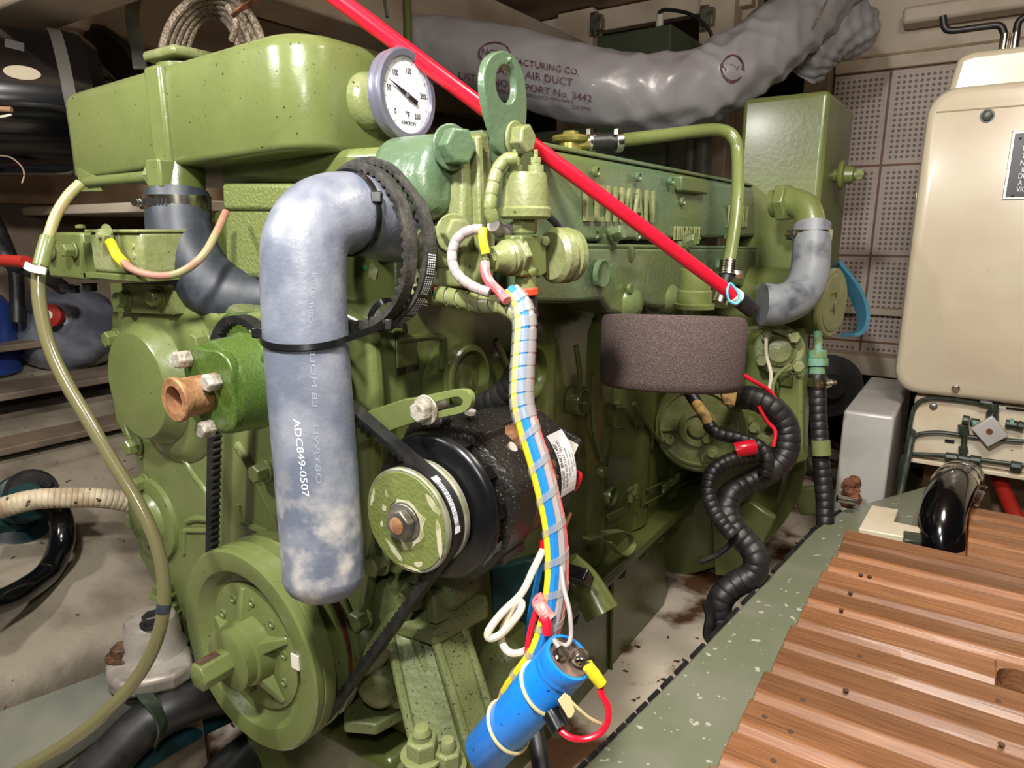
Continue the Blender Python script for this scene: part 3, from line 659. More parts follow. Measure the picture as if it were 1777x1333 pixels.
# sea strainer, black loop hose and ribbed hose on the hull
ss = thing('sea_strainer', at(40, 930, D=.97), 'dark teal sea strainer body on a white plinth at left edge', 'strainer')
MB().lathe(at(30, 950, D=.985), (0, 0, 1), [(-.03, .062), (0, .065), (.02, .062), (.04, .04), (.06, .036)], 30).build('body', TEALD, ss)
MB().lathe(at(38, 865, D=.95), (.9, -.2, .15), [(-.03, .03), (.0, .034), (.012, .034), (.014, .026), (.05, .026)], 24).build('elbow', TEALD, ss)
MB().lathe(at(52, 852, D=.945), (.9, -.2, .15), [(0, .029), (.006, .031), (.024, .031), (.03, .029)], 24).build('collar', RUB, ss)
MB().hexn(at(75, 838, D=.93), (1, 0, .2), .008, .012).build('thumbscrew', RUB, ss)
MB().boxab(at(20, 1030, D=.98)-V((.14, .06, .03)), at(20, 1030, D=.98)+V((.07, .09, .02))).build('plinth', CREAMD, ss, bevel=.006)
lh = [at(70, 870, D=.93), at(100, 888, D=.92), at(108, 935, D=.90), at(85, 990, D=.89), at(40, 1025, D=.84), at(-10, 1048, D=.80), at(-60, 1060, D=.76)]
tag(MB().tube(lh, .0150, 20).build('loop_hose', GLOSSB, origin=lh[2]), 'glossy black hose looping down around the sea strainer', 'hose')
spiral_loom([at(-60, 898, D=.86), at(0, 882, D=.87), at(60, 867, D=.88), at(130, 864, D=.90), at(190, 866, D=.92), at(250, 880, D=.95), at(300, 900, D=.98)], .0132, 'ribbed_hose', RIBH, None, pitch=.0062, lip=.0006, n=18)
tag(bpy.data.objects['ribbed_hose'], 'dirty off-white ribbed hose running from left edge behind the engine', 'hose')
# left engine mount
em = thing('engine_mount', at(250, 1170, Z=-.50), 'cast aluminium engine mount with rusty bolt on the left bearer', 'mount')
q = pxZ([(182, 1150), (188, 1135), (215, 1122), (250, 1112), (300, 1105), (330, 1118), (335, 1150), (300, 1172), (240, 1185), (205, 1190), (185, 1178)], -.478)
MB().prism(q, (0, 0, -.021)).build('base_plate', ALOX, em, bevel=.006, seg=3)
c = at(268, 1125, Z=-.478)
MB().lathe(c, (0, 0, 1), [(0, .036), (.01, .031), (.035, .029), (.040, .026), (.041, .01)], 30).build('boss', ALOX, em)
MB().hexn(at(215, 1138, Z=-.478), (0, 0, 1), .013, .011, washer=.019).build('bolt', BOLTR, em, label='rusty hexagonal bolt')
MB().hexn(at(266, 1082, Z=-.436), (0, 0, 1), .011, .010, washer=.014).build('nut', RUB, em)
# engine foot above the mount
# hoses under the left bearer edge
hh = [at(90, 1420, Z=-.545), at(190, 1318, Z=-.535), at(245, 1262, Z=-.525), at(300, 1230, Z=-.52), at(360, 1208, Z=-.525), at(430, 1195, Z=-.54), at(520, 1180, Z=-.56)]
bh = thing('bilge_hose', hh[2], 'thick grey-black hose in the bilge below the crank pulley', 'hose')
MB().tube(hh, .0235, 22).build('hose', RUB, bh)
MB().sweep([at(242, 1192, Z=-.495), at(256, 1212, Z=-.492), at(272, 1232, Z=-.497), at(282, 1262, Z=-.515), at(276, 1288, Z=-.54)], [(-.001, -.008), (.001, -.008), (.001, .008), (-.001, .008)], ref=-FW).build('strap', PIPEG, bh)
MB().hexn(at(247, 1200, Z=-.492), -FW, .004, .003).build('screw', CHROME, bh)
hh = [at(180, 1375, Z=-.58), at(240, 1330, Z=-.58), at(310, 1285, Z=-.58), at(375, 1250, Z=-.59), at(450, 1218, Z=-.60)]
tag(MB().tube(hh, .0105, 16).build('teal_hose', TEALH, origin=hh[2]), 'blue-green thin hose running under the thick bilge hose', 'hose')
tag(MB().prism([at(x, y, Z=-.68) for x, y in ((315, 1290), (332, 1290), (338, 1400), (316, 1400))], (0, 0, .004)).build('dark_strap', RUB, origin=at(320, 1320, Z=-.68)), 'dark narrow strap on the dirty bilge', 'strap')
tag(MB().boxab(at(330, 1170, D=.98)-V((.006, .01, .12)), at(330, 1170, D=.98)+V((.006, .01, .06))).build('rusty_bracket', RUSTD, origin=at(330, 1170, D=.98)), 'dark rusty upright bar behind the engine mount', 'bar')
hh = [at(330, 1430, Z=-.62), at(430, 1320, Z=-.62), at(520, 1290, Z=-.63)]
tag(MB().tube(hh, .03, 20).build('drain_pipe', RUB, origin=hh[1]), 'dark thick pipe under the front of the engine', 'pipe')
# ================================================================== DUCT, REAR TANK
du = thing('air_duct', at(1000, 150, D=1.3), 'shiny grey insulated air duct sagging above the engine', 'duct')
DP = [(712, 80, 1.34), (770, 88, 1.33), (860, 106, 1.31), (960, 135, 1.29), (1060, 158, 1.28), (1160, 162, 1.28), (1240, 140, 1.30), (1310, 95, 1.33), (1370, 48, 1.37), (1420, 0, 1.42), (1450, -40, 1.45)]
path = smooth_path([at(x, y, D=d) for x, y, d in DP], 14); fr = frames(path); rings = []
n = 72; m_ = len(fr)
DR = []
for k, (p, u, w, t) in enumerate(fr):
    f = k/(m_-1); R = (.058+.012*min(1, f*3))*(1 if f < .6 else 1-.05*(f-.6)); am = .0005 if f < .30 else .0005+.0017*min(1, (f-.30)*3.5)
    ring = []
    for i in range(n):
        a_ = 2*PI*i/n; wr = am*(1.3*(1-2*abs(math.sin(a_*2+f*26+.8*math.sin(a_*3))))+1.1*(1-2*abs(math.sin(a_*3.5-f*38+math.sin(f*50))))+.8*(1-2*abs(math.sin(f*62+2.2*math.sin(a_*2+1)))))
        ring.append(p+(u*math.cos(a_)+w*math.sin(a_))*(R+wr))
    rings.append(ring); DR.append((p, R))
MB().loft(rings).build('film', DUCT, du, angle=80)
# folded end of the duct
path2 = smooth_path([at(x, y, D=d) for x, y, d in ((1385, 118, 1.50), (1410, 85, 1.47), (1440, 60, 1.46), (1475, 52, 1.48), (1500, 52, 1.52))], 12); fr2 = frames(path2); rings = []
for k, (p, u, w, t) in enumerate(fr2):
    f = k/(len(fr2)-1); R = .058*(1-max(0, f-.72)**2*9)
    rings.append([p+(u*math.cos(2*PI*i/n)+w*math.sin(2*PI*i/n))*(R+.002*(math.sin(10*PI*i/n*2+f*20)+math.sin(f*60+4*math.sin(2*PI*i/n*2)))) for i in range(n)])
MB().loft(rings).build('folded_end', DUCT, du, angle=80)
MB().tube([at(1440, -8, D=1.30), at(1420, 30, D=1.29), at(1398, 72, D=1.33), at(1375, 110, D=1.38)], .0016, 8).build('tie_cord', BRAID, du)
# printing on the duct
def on_duct(vx, vy, cx, cy):
    p = at(cx+vx, cy-vy, D=1.22); best = min(range(0, len(fr), 2), key=lambda i: ((fr[i][0]-p)-FW*(fr[i][0]-p).dot(FW)).length_squared)
    c_, R_ = DR[best]; d = p.normalized(); oc = -c_; b_ = d.dot(oc); disc = b_*b_-(oc.dot(oc)-(R_+.0025)**2)
    s_ = -b_-math.sqrt(disc) if disc > 0 else c_.length-R_*.2
    return d*s_
mb = MB()
for body, cx, cy, sz, sl in (('MANUFACTURING CO.', 926, 112, 15.5, .17), ('CLASS 1 AIR DUCT', 918, 131, 18.5, .17), ('U.L. LISTED NO. REPORT No. 3442', 894, 149, 18, .17), ('200 FPM', 1008, 188, 9, .15), ('INSTALL IN ACCORDANCE WITH NFPA', 925, 167, 8, .15)):
    vs, fs = text_mesh(body, sz, 0)
    mb.add([on_duct(v.x*.98, v.y-v.x*sl, cx, cy) for v in vs], fs)
mb.build('printing', INK, du)
for cx, cy, rx, ry in ((858, 92, 28, 20), (1272, 118, 20, 24)):
    mb = MB()
    o_ = [(rx*math.cos(2*PI*i/40), ry*math.sin(2*PI*i/40)) for i in range(40)]
    A_ = [on_duct(x, y, cx, cy) for x, y in o_]; B_ = [on_duct(x*.9, y*.88, cx, cy) for x, y in o_]
    mb.add(A_+B_, [(i, (i+1) % 40, 40+(i+1) % 40, 40+i) for i in range(40)])
    vs, fs = text_mesh('NOVA', 17, 0); mb.add([on_duct(v.x*.9, v.y-v.x*.1, cx, cy) for v in vs], fs); mb.build('logo', INK, du)
# rear green steel tank behind the duct
rt = thing('grey_green_tank', at(1100, 250, D=1.9), 'grey-green steel tank behind the duct and engine', 'tank')
Yt = 1.62
a = at(1035, 62, Y=Yt); b = at(1166, 40, Y=Yt); MB().boxab((a.x, Yt, -.30), (b.x, Yt+.25, b.z+.0)).build('upper_box', TANKG, rt, bevel=.006)
a = at(700, 300, Y=1.66); b = at(1165, 300, Y=1.66); MB().boxab((a.x, 1.66, -.27), (b.x, 1.9, .26)).build('body', TANKG, rt, bevel=.006)
a = at(1168, 300, Y=Yt); MB().cyl((a.x+.02, Yt+.06, -.3), (a.x+.02, Yt+.06, .24), .014).build('sight_pipe', GREYST, rt)
a = at(1190, 300, Y=Yt); MB().cyl((a.x+.02, Yt+.06, -.3), (a.x+.02, Yt+.06, .24), .02).build('sight_pipe', GREYST, rt)
a = at(1142, 30, Y=Yt+.04); MB().cyl((a.x, Yt+.05, a.z-.02), (a.x, Yt+.05, a.z+.012), .009).build('fitting', WHITEP, rt)
w_ = [at(1143, 22, Y=1.66), at(1155, 17, Y=1.66), at(1190, 22, Y=1.66), at(1215, 35, Y=1.66), at(1232, 55, Y=1.66), at(1238, 75, Y=1.66)]
tag(MB().tube(w_, .0042, 10).build('vent_wire', RUB, origin=w_[0]), 'thin black hose arching over the grey-green tank', 'hose')
for i, (x, y) in enumerate(((1036, 40), (1228, 30))):
    p = at(x, y, Y=1.985); o = MB().boxab(p-V((.018, .012, .022)), p+V((.018, .012, .022)))
    o.boxab(p-V((.022, .004, .032)), p+V((.0, .012, .032)))
    tag(o.build('pipe_bracket', STEEL, origin=p, bevel=.002), ('grey metal bracket on the left timber post above the tank', 'grey metal bracket on the right timber post above the tank')[i], 'bracket')
p = at(706, -10, D=1.1); q = at(708, 80, D=1.1)
tag(MB().cyl(p, q, .0075, n=12).build('olive_rod', GD, origin=p), 'thin olive green rod hanging down behind the red tube', 'rod')
p = at(664, -20, D=1.2); q = at(672, 30, D=1.2)
tag(MB().cyl(p, q, .003, n=8).build('thin_rod', GREYST, origin=p), 'thin grey rod hanging near the top above the tank', 'rod')
# ================================================================== THE ENGINE
eng = thing('diesel_engine', (-.53, .85, -.56), 'large green painted six-cylinder diesel engine filling the middle of the compartment', 'engine')
XB = -.41; XM = -.36
# ---- cylinder block
mb = MB()
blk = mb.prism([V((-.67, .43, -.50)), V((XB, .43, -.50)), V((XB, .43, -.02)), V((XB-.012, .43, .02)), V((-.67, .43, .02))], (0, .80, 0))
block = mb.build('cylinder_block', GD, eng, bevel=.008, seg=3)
# crankcase relief on the visible side: bulges between the bores, core plugs, bosses, ribs
mb = MB()
for y in (.50, .66, .82, .98, 1.13):
    mb.lathe((XB-.052, y, -.47), (0, 0, 1), [(0, .060), (.13, .060), (.20, .066), (.34, .066), (.38, .05)], 28)
mb.build('water_jacket', GD, block, angle=60)
def disc(px, py, r, m, nm, d=.004, ring=True, X=None):
    c = at(px, py, X=(X if X is not None else XB+.012)); mb = MB()
    if ring: mb.lathe(c-V((.016, 0, 0)), (1, 0, 0), [(0, r*1.22), (.016, r*1.22), (.018, r*1.14), (.018, r*1.0), (.009, r*.96), (.009, .001)], 36)
    else: mb.lathe(c-V((.012, 0, 0)), (1, 0, 0), [(0, r), (.012+d, r), (.014+d, r*.85), (.014+d, .001)], 28)
    return mb.build(nm, m, block)
disc(815, 655, .026, GD, 'core_plug', X=XB+.018); disc(1012, 697, .015, GD, 'core_plug', X=XB+.018); disc(925, 645, .026, GD, 'core_plug', X=XB+.018)
disc(1063, 862, .0125, GD, 'boss', X=XB+.010); disc(1043, 818, .009, GD, 'boss', ring=False, X=XB+.010)
disc(1218, 812, .016, GD, 'boss', X=XB+.012)
def block_bar(pts, r=.004, X=XB+.012, nm='rib', m=GD):
    MB().tube([at(x, y, X=X) for x, y in pts], r, 8).build(nm, m, block)
for p_ in ([(690, 590), (760, 585), (770, 600), (765, 640)], [(768, 600), (775, 680), (770, 760)], [(860, 590), (880, 640), (885, 700)], [(1000, 600), (1006, 650), (1004, 700)], [(1028, 650), (1030, 740), (1045, 800)], [(1100, 700), (1140, 760), (1170, 790), (1200, 800)]):
    block_bar(p_, .0035, XB+.014)
q = pxX([(684, 588), (720, 585), (722, 632), (686, 640)], XB+.012); MB().prism(q, (.003, 0, 0)).build('cast_panel', GD, block, bevel=.0015)
q = pxX([(1050, 700), (1072, 702), (1072, 745), (1050, 738)], XB+.010); MB().prism(q, (.016, 0, 0)).build('cast_lug', GD, block, bevel=.003)
# pan rail with pan bolts
zr = at(1160, 880, X=XB+.03).z
ra, rb = at(1000, 985, X=XB+.028), at(1232, 822, X=XB+.028)
MB().boxab((XB-.03, .45, -.492), (XB+.030, 1.24, -.474)).build('pan_rail', GD, block, bevel=.003)
MB().boxab((XB-.03, .45, -.504), (XB+.022, 1.24, -.494)).build('pan_flange', GD, block, bevel=.002)
for i in range(9):
    y = .58+i*.075; MB().hexn((XB+.014, y, -.504), (0, 0, -1), .0075, .010, washer=.009).build('pan_bolt', GD, block)
# raised casting figures
def cast(body, x, y, sz, X, m, parent, ex=.0012, sx=.62, nm='cast_lettering', gap=1.):
    mb = MB(); text(mb, body, sz, at(x, y, X=X), (0, 1, 0), (0, 0, 1), ex, sx, gap=gap); return mb.build(nm, m, parent, angle=30)
cast('T4', 1098, 858, .034, XB+.013, G, block, .003, .9)
cast('2623 4823AA', 1165, 838, .021, XB+.013, G, block, .0022, .66)
a_ = at(1119, 872, X=XB+.011); b_ = at(1119, 850, X=XB+.011); e_ = at(1213, 822, X=XB+.011)
block_bar([(1117, 856), (1117, 873)], .0016, XB+.012); block_bar([(1119, 874), (1165, 851), (1210, 828)], .0014, XB+.012); block_bar([(1119, 852), (1165, 830), (1208, 808)], .0014, XB+.012)
q = pxX([(1050, 893), (1080, 880), (1084, 890), (1054, 905)], XB+.012); MB().prism(q, (.004, 0, 0)).build('cast_plate', GD, block, bevel=.001)
# ---- oil pan
mb = MB(); zb = -.70
pp_ = [(.44, -.504), (1.18, -.504), (1.18, -.575), (1.00, -.64), (.50, -.66), (.44, -.63)]
q0 = at(1050, 1205, X=XB); q1 = at(1235, 962, X=XB)
pp_ = [(.40, -.504), (1.13, -.504), (1.13, q1.z-.01), (q0.y, q0.z-.01), (.55, -.685), (.40, -.66)]
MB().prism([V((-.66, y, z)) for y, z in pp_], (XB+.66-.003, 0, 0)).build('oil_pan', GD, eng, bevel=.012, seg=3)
MB().tube([at(1062, 985, X=XB), at(1060, 1180, X=XB)], .003, 8, smooth=0).build('pan_seam', GD, eng)
# front of the sump seen under the pulley
q = pxY([(560, 1225), (800, 1215), (800, 1400), (520, 1400)], .46); MB().prism(q, (0, .03, 0)).build('sump_front', GD, eng, bevel=.006)
q = [at(596, 1253, Z=-.452), at(652, 1258, Z=-.452), at(700, 1232, Z=-.452), at(690, 1190, Z=-.452), at(600, 1190, Z=-.452)]
q = [p for p in q]
MB().prism(q, (0, 0, -.012)).build('front_shelf', GDIRT, eng, bevel=.002)
# ---- cylinder head and rocker side
MB().boxab((-.66, .46, .02), (-.44, 1.22, .055)).build('cylinder_head', GD, eng, bevel=.005)
# ---- timing cover
TCY = .392
tco = [(200, 552), (196, 640), (206, 730), (238, 790), (250, 830), (243, 880), (246, 962), (272, 1005), (292, 1070), (312, 1140), (480, 1200), (610, 1180), (640, 1000), (650, 700), (640, 560), (560, 520), (420, 545), (372, 545), (330, 500), (205, 500)]
tc = MB().prism(pxY(tco, TCY), (0, .016, 0)).build('timing_cover', G, eng, bevel=.006, seg=3)
fl = []
cx_, cy_ = 420, 800
for x, y in tco: fl.append((cx_+(x-cx_)*1.035, cy_+(y-cy_)*1.02))
MB().prism(pxY(fl, TCY+.016), (0, .03, 0)).build('cover_flange', G, tc, bevel=.004)
c = at(292, 650, Y=TCY); MB().lathe(c, (0, -1, 0), [(-.01, .101), (.001, .099), (.006, .092), (.009, .084), (.010, .078), (.010, .01)], 64).build('gear_bulge', G, tc, angle=18)
c = at(262, 665, Y=TCY-.013); MB().lathe(c, (0, -1, 0), [(-.006, .070), (-.002, .069), (0, .0675), (.015, .0585), (.0165, .0570), (.0168, .0555), (.0168, .01)], 64).build('gear_boss', G, tc, angle=18)
c = at(268, 900, Y=TCY); MB().lathe(c, (0, -1, 0), [(-.002, .052), (.005, .050), (.007, .044), (.007, .034), (.014, .030), (.018, .024), (.018, .004)], 48).build('lower_boss', G, tc)
def rib(pts, r=.0035, par=None, m=G, Y=TCY): MB().tube([at(x, y, Y=Y) for x, y in pts], r, 8, smooth=3).build('rib', m, par or tc)
rib([(314, 780), (330, 815), (357, 852), (362, 880)]); rib([(325, 905), (340, 900), (364, 902)]); rib([(322, 920), (320, 960)]); rib([(322, 921), (366, 921)], .0028)
rib([(412, 770), (430, 800), (455, 850), (480, 905), (490, 970)], .005); rib([(415, 875), (420, 905), (440, 915), (465, 925)], .004); rib([(212, 560), (206, 650), (216, 735), (247, 795)], .003)
rib([(320, 540), (345, 575), (365, 600)], .005)
bolts([at(x, y, Y=TCY-.001) for x, y in ((204, 587), (239, 773), (252, 838), (243, 900), (356, 592), (461, 817))], (0, -1, 0), .0095, .012, tc, G)
q = pxY([(190, 492), (292, 492), (300, 546), (196, 542)], TCY-.016)
MB().prism(q, (0, .004, 0)).build('bracket_plate', G, tc, bevel=.001)
MB().prism(pxY([(292, 492), (300, 492), (304, 545), (300, 547)], TCY-.016), (0, .02, 0)).build('bracket_edge', GY, tc)
bolts([at(x, y, Y=TCY-.016) for x, y in ((278, 516), (219, 520))], (0, -1, 0), .0085, .010, tc, G)
# front castings between pump and manifold
c = at(420, 590, Y=.40); MB().lathe(at(432, 612, Y=.40), (0, -1, 0), [(0, .040), (.012, .040), (.016, .037), (.016, .01)], 40).build('pump_boss', GB, eng)
MB().prism(pxY([(330, 500), (385, 520), (470, 560), (470, 620), (360, 600), (345, 560)], .40), (0, .04, 0)).build('front_casting', GDIRT, eng, bevel=.01, seg=3)
MB().prism(pxY([(600, 1010), (760, 985), (790, 1060), (700, 1120), (720, 1240), (590, 1240), (560, 1140)], .405), (0, .05, 0)).build('front_casting', GDIRT, eng, bevel=.012, seg=3)
MB().ball(at(655, 1185, Y=.40), .022, 20, (1, .8, 1.1)).build('cast_dome', GDIRT, eng)
MB().ball(at(620, 1120, Y=.40), .026, 20, (1, .6, 1.2)).build('cast_dome', GDIRT, eng)
bolts([at(x, y, Y=.399) for x, y in ((661, 975), (632, 1070), (716, 1035), (585, 1045), (640, 1140))], (0, -1, 0), .010, .012, eng, GDIRT)
MB().tube([at(590, 1180, Y=.40), at(640, 1150, Y=.395), at(690, 1080, Y=.40)], .012, 14).build('cast_ridge', GDIRT, eng)
# ---- alternator and mount bracket leg
def leg():
    L = thing('mount_bracket', at(760, 1330, D=.62), 'green cast engine bracket with ribs standing below the alternator', 'bracket')
    ty, by = .335, .30
    T = lambda x, y, D: at(x, y, D=D)
    def slab(pts, th, m=GDIRT, nm='web', bv=.003):
        P3 = [T(*p) for p in pts]; n_ = (P3[1]-P3[0]).cross(P3[2]-P3[0]).normalized()
        if n_.dot(FW) < 0: n_ = -n_
        MB().prism(P3, n_*th).build(nm, m, L, bevel=bv)
    slab([(672, 1098, .60), (754, 1112, .595), (842, 1345, .56), (722, 1345, .56)], .02, nm='left_web')
    slab([(752, 1100, .585), (806, 1080, .60), (878, 1345, .57), (822, 1345, .55)], .02, nm='right_web')
    MB().tube([T(754, 1105, .585), T(790, 1220, .57), T(828, 1350, .55)], .0045, 10).build('rib', GDIRT, L)
    MB().tube([T(676, 1100, .595), T(702, 1220, .58), T(728, 1330, .56)], .0045, 10).build('rib', GDIRT, L)
    MB().tube([T(720, 1100, .60), T(760, 1220, .585), T(795, 1330, .565)], .006, 10).build('rib', GDIRT, L)
    MB().tube([T(802, 1085, .60), T(840, 1200, .585), T(872, 1310, .57)], .004, 10).build('rib', GDIRT, L)
    slab([(680, 1078, .60), (752, 1098, .575), (846, 1050, .61), (846, 1030, .615), (745, 1012, .62), (735, 1040, .61)], .014, nm='top_ledge')
    slab([(738, 1020, .585), (752, 1020, .58), (756, 1085, .575), (738, 1080, .585)], .03, nm='upright_web')
    slab([(688, 1325, .55), (735, 1285, .57), (800, 1292, .57), (860, 1330, .56), (875, 1380, .53), (690, 1380, .53)], .02, nm='foot')
    for x, y, r in ((733, 1312, .013), (778, 1332, .011)):
        b = T(x, y, .545); o = MB().hexn(b, (0, 0, 1), r, .014, washer=r*1.35).build('nut', GY, L, bevel=.0006)
        MB().lathe(b+V((0, 0, .014)), (0, 0, 1), [(0, r*.55), (.003, r*.6), (.005, r*.55), (.008, r*.6), (.012, r*.45)], 16).build('stud', GY, L)
leg()
# ---- left foot of the engine above the mount
q = [at(x, y, Y=.40) for x, y in ((285, 1030), (330, 1090), (330, 1140), (278, 1105))]
MB().prism(q, (0, .05, 0)).build('foot_bracket', G, eng, bevel=.003)
c = at(295, 1075, Y=.385)
MB().lathe(c, (0, 0, 1), [(-.03, .019), (.0, .015), (.012, .015)], 20).build('foot_boss', G, eng)
MB().hexn(c+V((0, 0, .012)), (0, 0, 1), .014, .009, washer=.017).build('nut', G, eng)
MB().hexn(c+V((-.006, 0, .032)), (0, 0, 1), .012, .012, washer=.016).build('nut', G, eng)
# ---- crank pulley
PY_, PC = .335, at(425, 1130, Y=.335)
PX, PZ = PC.x, PC.z
cp_ = MB().lathe((PX, PY_, PZ), (0, 1, 0), [(.014, .064), (.010, .072), (.001, .079), (0, .082), (0, .098), (.002, .1005), (.0085, .1005), (.0095, .0985), (.011, .1005), (.0225, .1005), (.0265, .090), (.0305, .090), (.0345, .1000), (.037, .1005), (.039, .1000), (.043, .093), (.048, .093), (.052, .099), (.055, .099), (.060, .06)], 96).build('crank_pulley', G, eng, angle=25)
MB().lathe((PX, PY_, PZ), (0, 1, 0), [(.0425, .0937), (.0455, .0945), (.0485, .0937)], 96, cap=False).build('rusty_groove', mat('groove_red', rgb(110, 44, 28), .6, col2=rgb(60, 36, 24), vscale=60), cp_, label='rust-red bottom of the rear groove')
MB().lathe((PX, PY_, PZ), (0, 1, 0), [(.012, .0785), (.0135, .0785), (.016, .002)], 64).build('web', G, cp_)
MB().lathe((PX, PY_, PZ), (0, -1, 0), [(-.012, .064), (-.010, .064), (-.0085, .060), (-.0085, .002)], 64).build('inner_plate', G, cp_)
MB().lathe((PX, PY_, PZ), (0, -1, 0), [(-.010, .034), (.006, .032), (.008, .030), (.018, .030), (.020, .027), (.020, .002)], 40).build('hub', G, cp_)
for k in range(5):
    a_ = 2*PI*k/5+.45; d = V((math.cos(a_), 0, math.sin(a_))); t_ = V((-math.sin(a_), 0, math.cos(a_)))
    c = V((PX, PY_+.004, PZ)); i0 = c+d*.028; i1 = c+d*.060
    MB().add([i0-t_*.009+V((0, .008, 0)), i0+t_*.009+V((0, .008, 0)), i1-t_*.007+V((0, .008, 0)), i1+t_*.007+V((0, .008, 0)), i0-t_*.006+V((0, -.008, 0)), i0+t_*.006+V((0, -.008, 0)), i1-t_*.002+V((0, .003, 0)), i1+t_*.002+V((0, .003, 0))],
        [(0, 1, 3, 2), (4, 6, 7, 5), (0, 4, 5, 1), (2, 3, 7, 6), (0, 2, 6, 4), (1, 5, 7, 3)]).build('spoke', G, cp_, bevel=.001)
for k in range(10):
    a_ = 2*PI*k/10+.2; p = V((PX+math.cos(a_)*.049, PY_+.0085, PZ+math.sin(a_)*.049))
    MB().lathe(p, (0, -1, 0), [(0, .0042), (.0012, .0042), (.0012, .0024), (.0004, .002)], 14).build('rivet', G, cp_)
sn = at(372, 1152, Y=.285); MB().hexn((PX, PY_-.019, PZ), (0, -1, 0), .0135, .030, cham=.03).build('shaft_end', G, cp_, bevel=.001)
MB().box((PX-.002, PY_-.036, PZ+.0115), (.010, .020, .0008)).build('bare_flat', BOLTR, cp_, label='bare rusty flat on top of the shaft end')
a_ = .38; MB().box((PX+math.cos(a_)*.0815, PY_-.0006, PZ+math.sin(a_)*.0815-.012), (.010, .0012, .014)).build('white_mark', WHITEP, cp_)
# ---- manifold with raised lettering
man_top = .081
def mprof(off=0): return [V((XM, 0, -.012)), V((XM-.004, 0, .03)), V((XM-.010, 0, man_top-.006)), V((XM-.018, 0, man_top)), V((XM-.13, 0, man_top)), V((XM-.14, 0, -.012))]
y0_, y1_ = at(845, 300, X=XM).y, at(1352, 380, X=XM).y
man = MB().prism([p+V((0, y0_, 0)) for p in mprof()], (0, y1_-y0_, 0)).build('exhaust_manifold', GM, eng, bevel=.006, seg=4)
lo = [(905, 425), (905, 520), (936, 527), (1000, 527), (1045, 522), (1060, 543), (1085, 549), (1102, 532), (1108, 517), (1120, 530), (1150, 536), (1175, 528), (1192, 505), (1225, 497), (1285, 495), (1308, 514), (1326, 492), (1345, 478), (1350, 431)]
MB().prism(pxX(lo, XM+.005), (-.10, 0, 0)).build('lower_section', GM, man, bevel=.006, seg=4, angle=50)
for x, y, r in ((1076, 526, .029), (1148, 516, .026), (1310, 497, .022)):
    c = at(x, y, X=XM-.010); MB().ball(c, r, 20, (1.0, 1.1, .9)).build('port_bulge', GM, man)
# top lip and pads
ya, yb = y0_+.01, y1_
MB().boxab((XM-.12, ya, man_top-.001), (XM-.012, yb, man_top+.004)).build('top_lip', GM, man, bevel=.0015)
def pad(pts, th, X=XM, nm='pad', bv=.002, m=GM): MB().prism(pxX(pts, X), (th, 0, 0)).build(nm, m, man, bevel=bv)
q = [at(1172, 305, X=XM-.006), at(1218, 312, X=XM-.006), at(1218, 338, X=XM-.006), at(1172, 332, X=XM-.006)]
MB().prism([p-V((.008, 0, 0)) for p in q], (.018, 0, 0)).build('pad', GM, man, bevel=.003)
cast('LEHMAN', 1080, 359, .058, XM+.0005, GY, man, .0022, .70, gap=1.32); cast('DIESEL', 1282, 378, .052, XM+.0005, GY, man, .0022, .62, gap=1.25); cast('LINDEN N.J.', 1194, 406, .028, XM+.001, GY, man, .0014, .60, gap=1.25); cast('U.S.A', 1262, 411, .013, XM, GM, man, .0015, .8)
for x, y in ((1032, 298), (1105, 307), (1162, 314), (1030, 407), (1103, 409), (1182, 350)):
    MB().lathe(at(x, y, X=XM-.004), (1, 0, 0), [(0, .006), (.004, .006), (.005, .004), (.002, .002)], 20).build('boss', GM, man)
MB().lathe(at(1040, 475, X=XM+.008), (1, 0, 0), [(0, .016), (.005, .016), (.006, .0145), (.0045, .012), (.0045, .001)], 32).build('cast_disc', GM, man)
MB().lathe(at(1091, 501, X=XM+.008), (1, 0, 0), [(0, .006), (.004, .006), (.004, .001)], 20).build('boss', GM, man)
for x, y in ((1062, 418), (1095, 440), (1190, 428), (1320, 438), (1265, 435)):
    c = at(x, y, X=XM+.005); MB().lathe(c+V((-.01, 0, .008)), (0, 0, -1), [(0, .013), (.012, .014), (.022, .009), (.03, .004)], 20).build('bolt_boss', GM, man)
    if x in (1062, 1190): MB().hexn(c+V((.0, 0, .006)), (1, 0, .3), .009, .012, washer=.011).build('bolt', GM, man)
MB().tube([at(905, 425, X=XM+.003), at(1350, 431, X=XM+.003)], .0025, 10, smooth=0).build('joint_edge', GM, man)
bolts([at(x, y, X=XM+.012) for x, y in ((1245, 460), (1335, 455))], (1, 0, 0), .009, .006, man, GM)
# front end of manifold: flange, elbow nose and ears
q = pxX([(806, 232), (850, 228), (858, 300), (862, 420), (858, 500), (800, 500), (802, 400)], XM+.008)
MB().prism(q, (-.09, 0, 0)).build('end_flange', GY, man, bevel=.004, seg=3)
q = pxX([(828, 235), (838, 234), (846, 400), (842, 500), (832, 500), (834, 400)], XM+.015); MB().prism(q, (-.03, 0, 0)).build('flange_edge', GY, man, bevel=.002)
q = pxX([(755, 228), (810, 232), (808, 300), (800, 330), (796, 378), (768, 384), (742, 372), (738, 300), (745, 275)], XM-.004)
MB().prism(q, (-.07, 0, 0)).build('elbow_nose', GM, man, bevel=.016, seg=5, angle=70)
MB().hexn(at(782, 256, X=XM+.001), (1, -.3, 0), .015, .013, washer=.018).build('bolt', GM, man, bevel=.001)
MB().hexn(at(786, 405, X=XM+.003), (1, -.5, 0), .013, .012, washer=.016).build('bolt', GY, man, bevel=.001)
MB().prism(pxX([(770, 395), (800, 385), (805, 470), (780, 465)], XM), (-.05, 0, 0)).build('flange_ear', GY, man, bevel=.006)
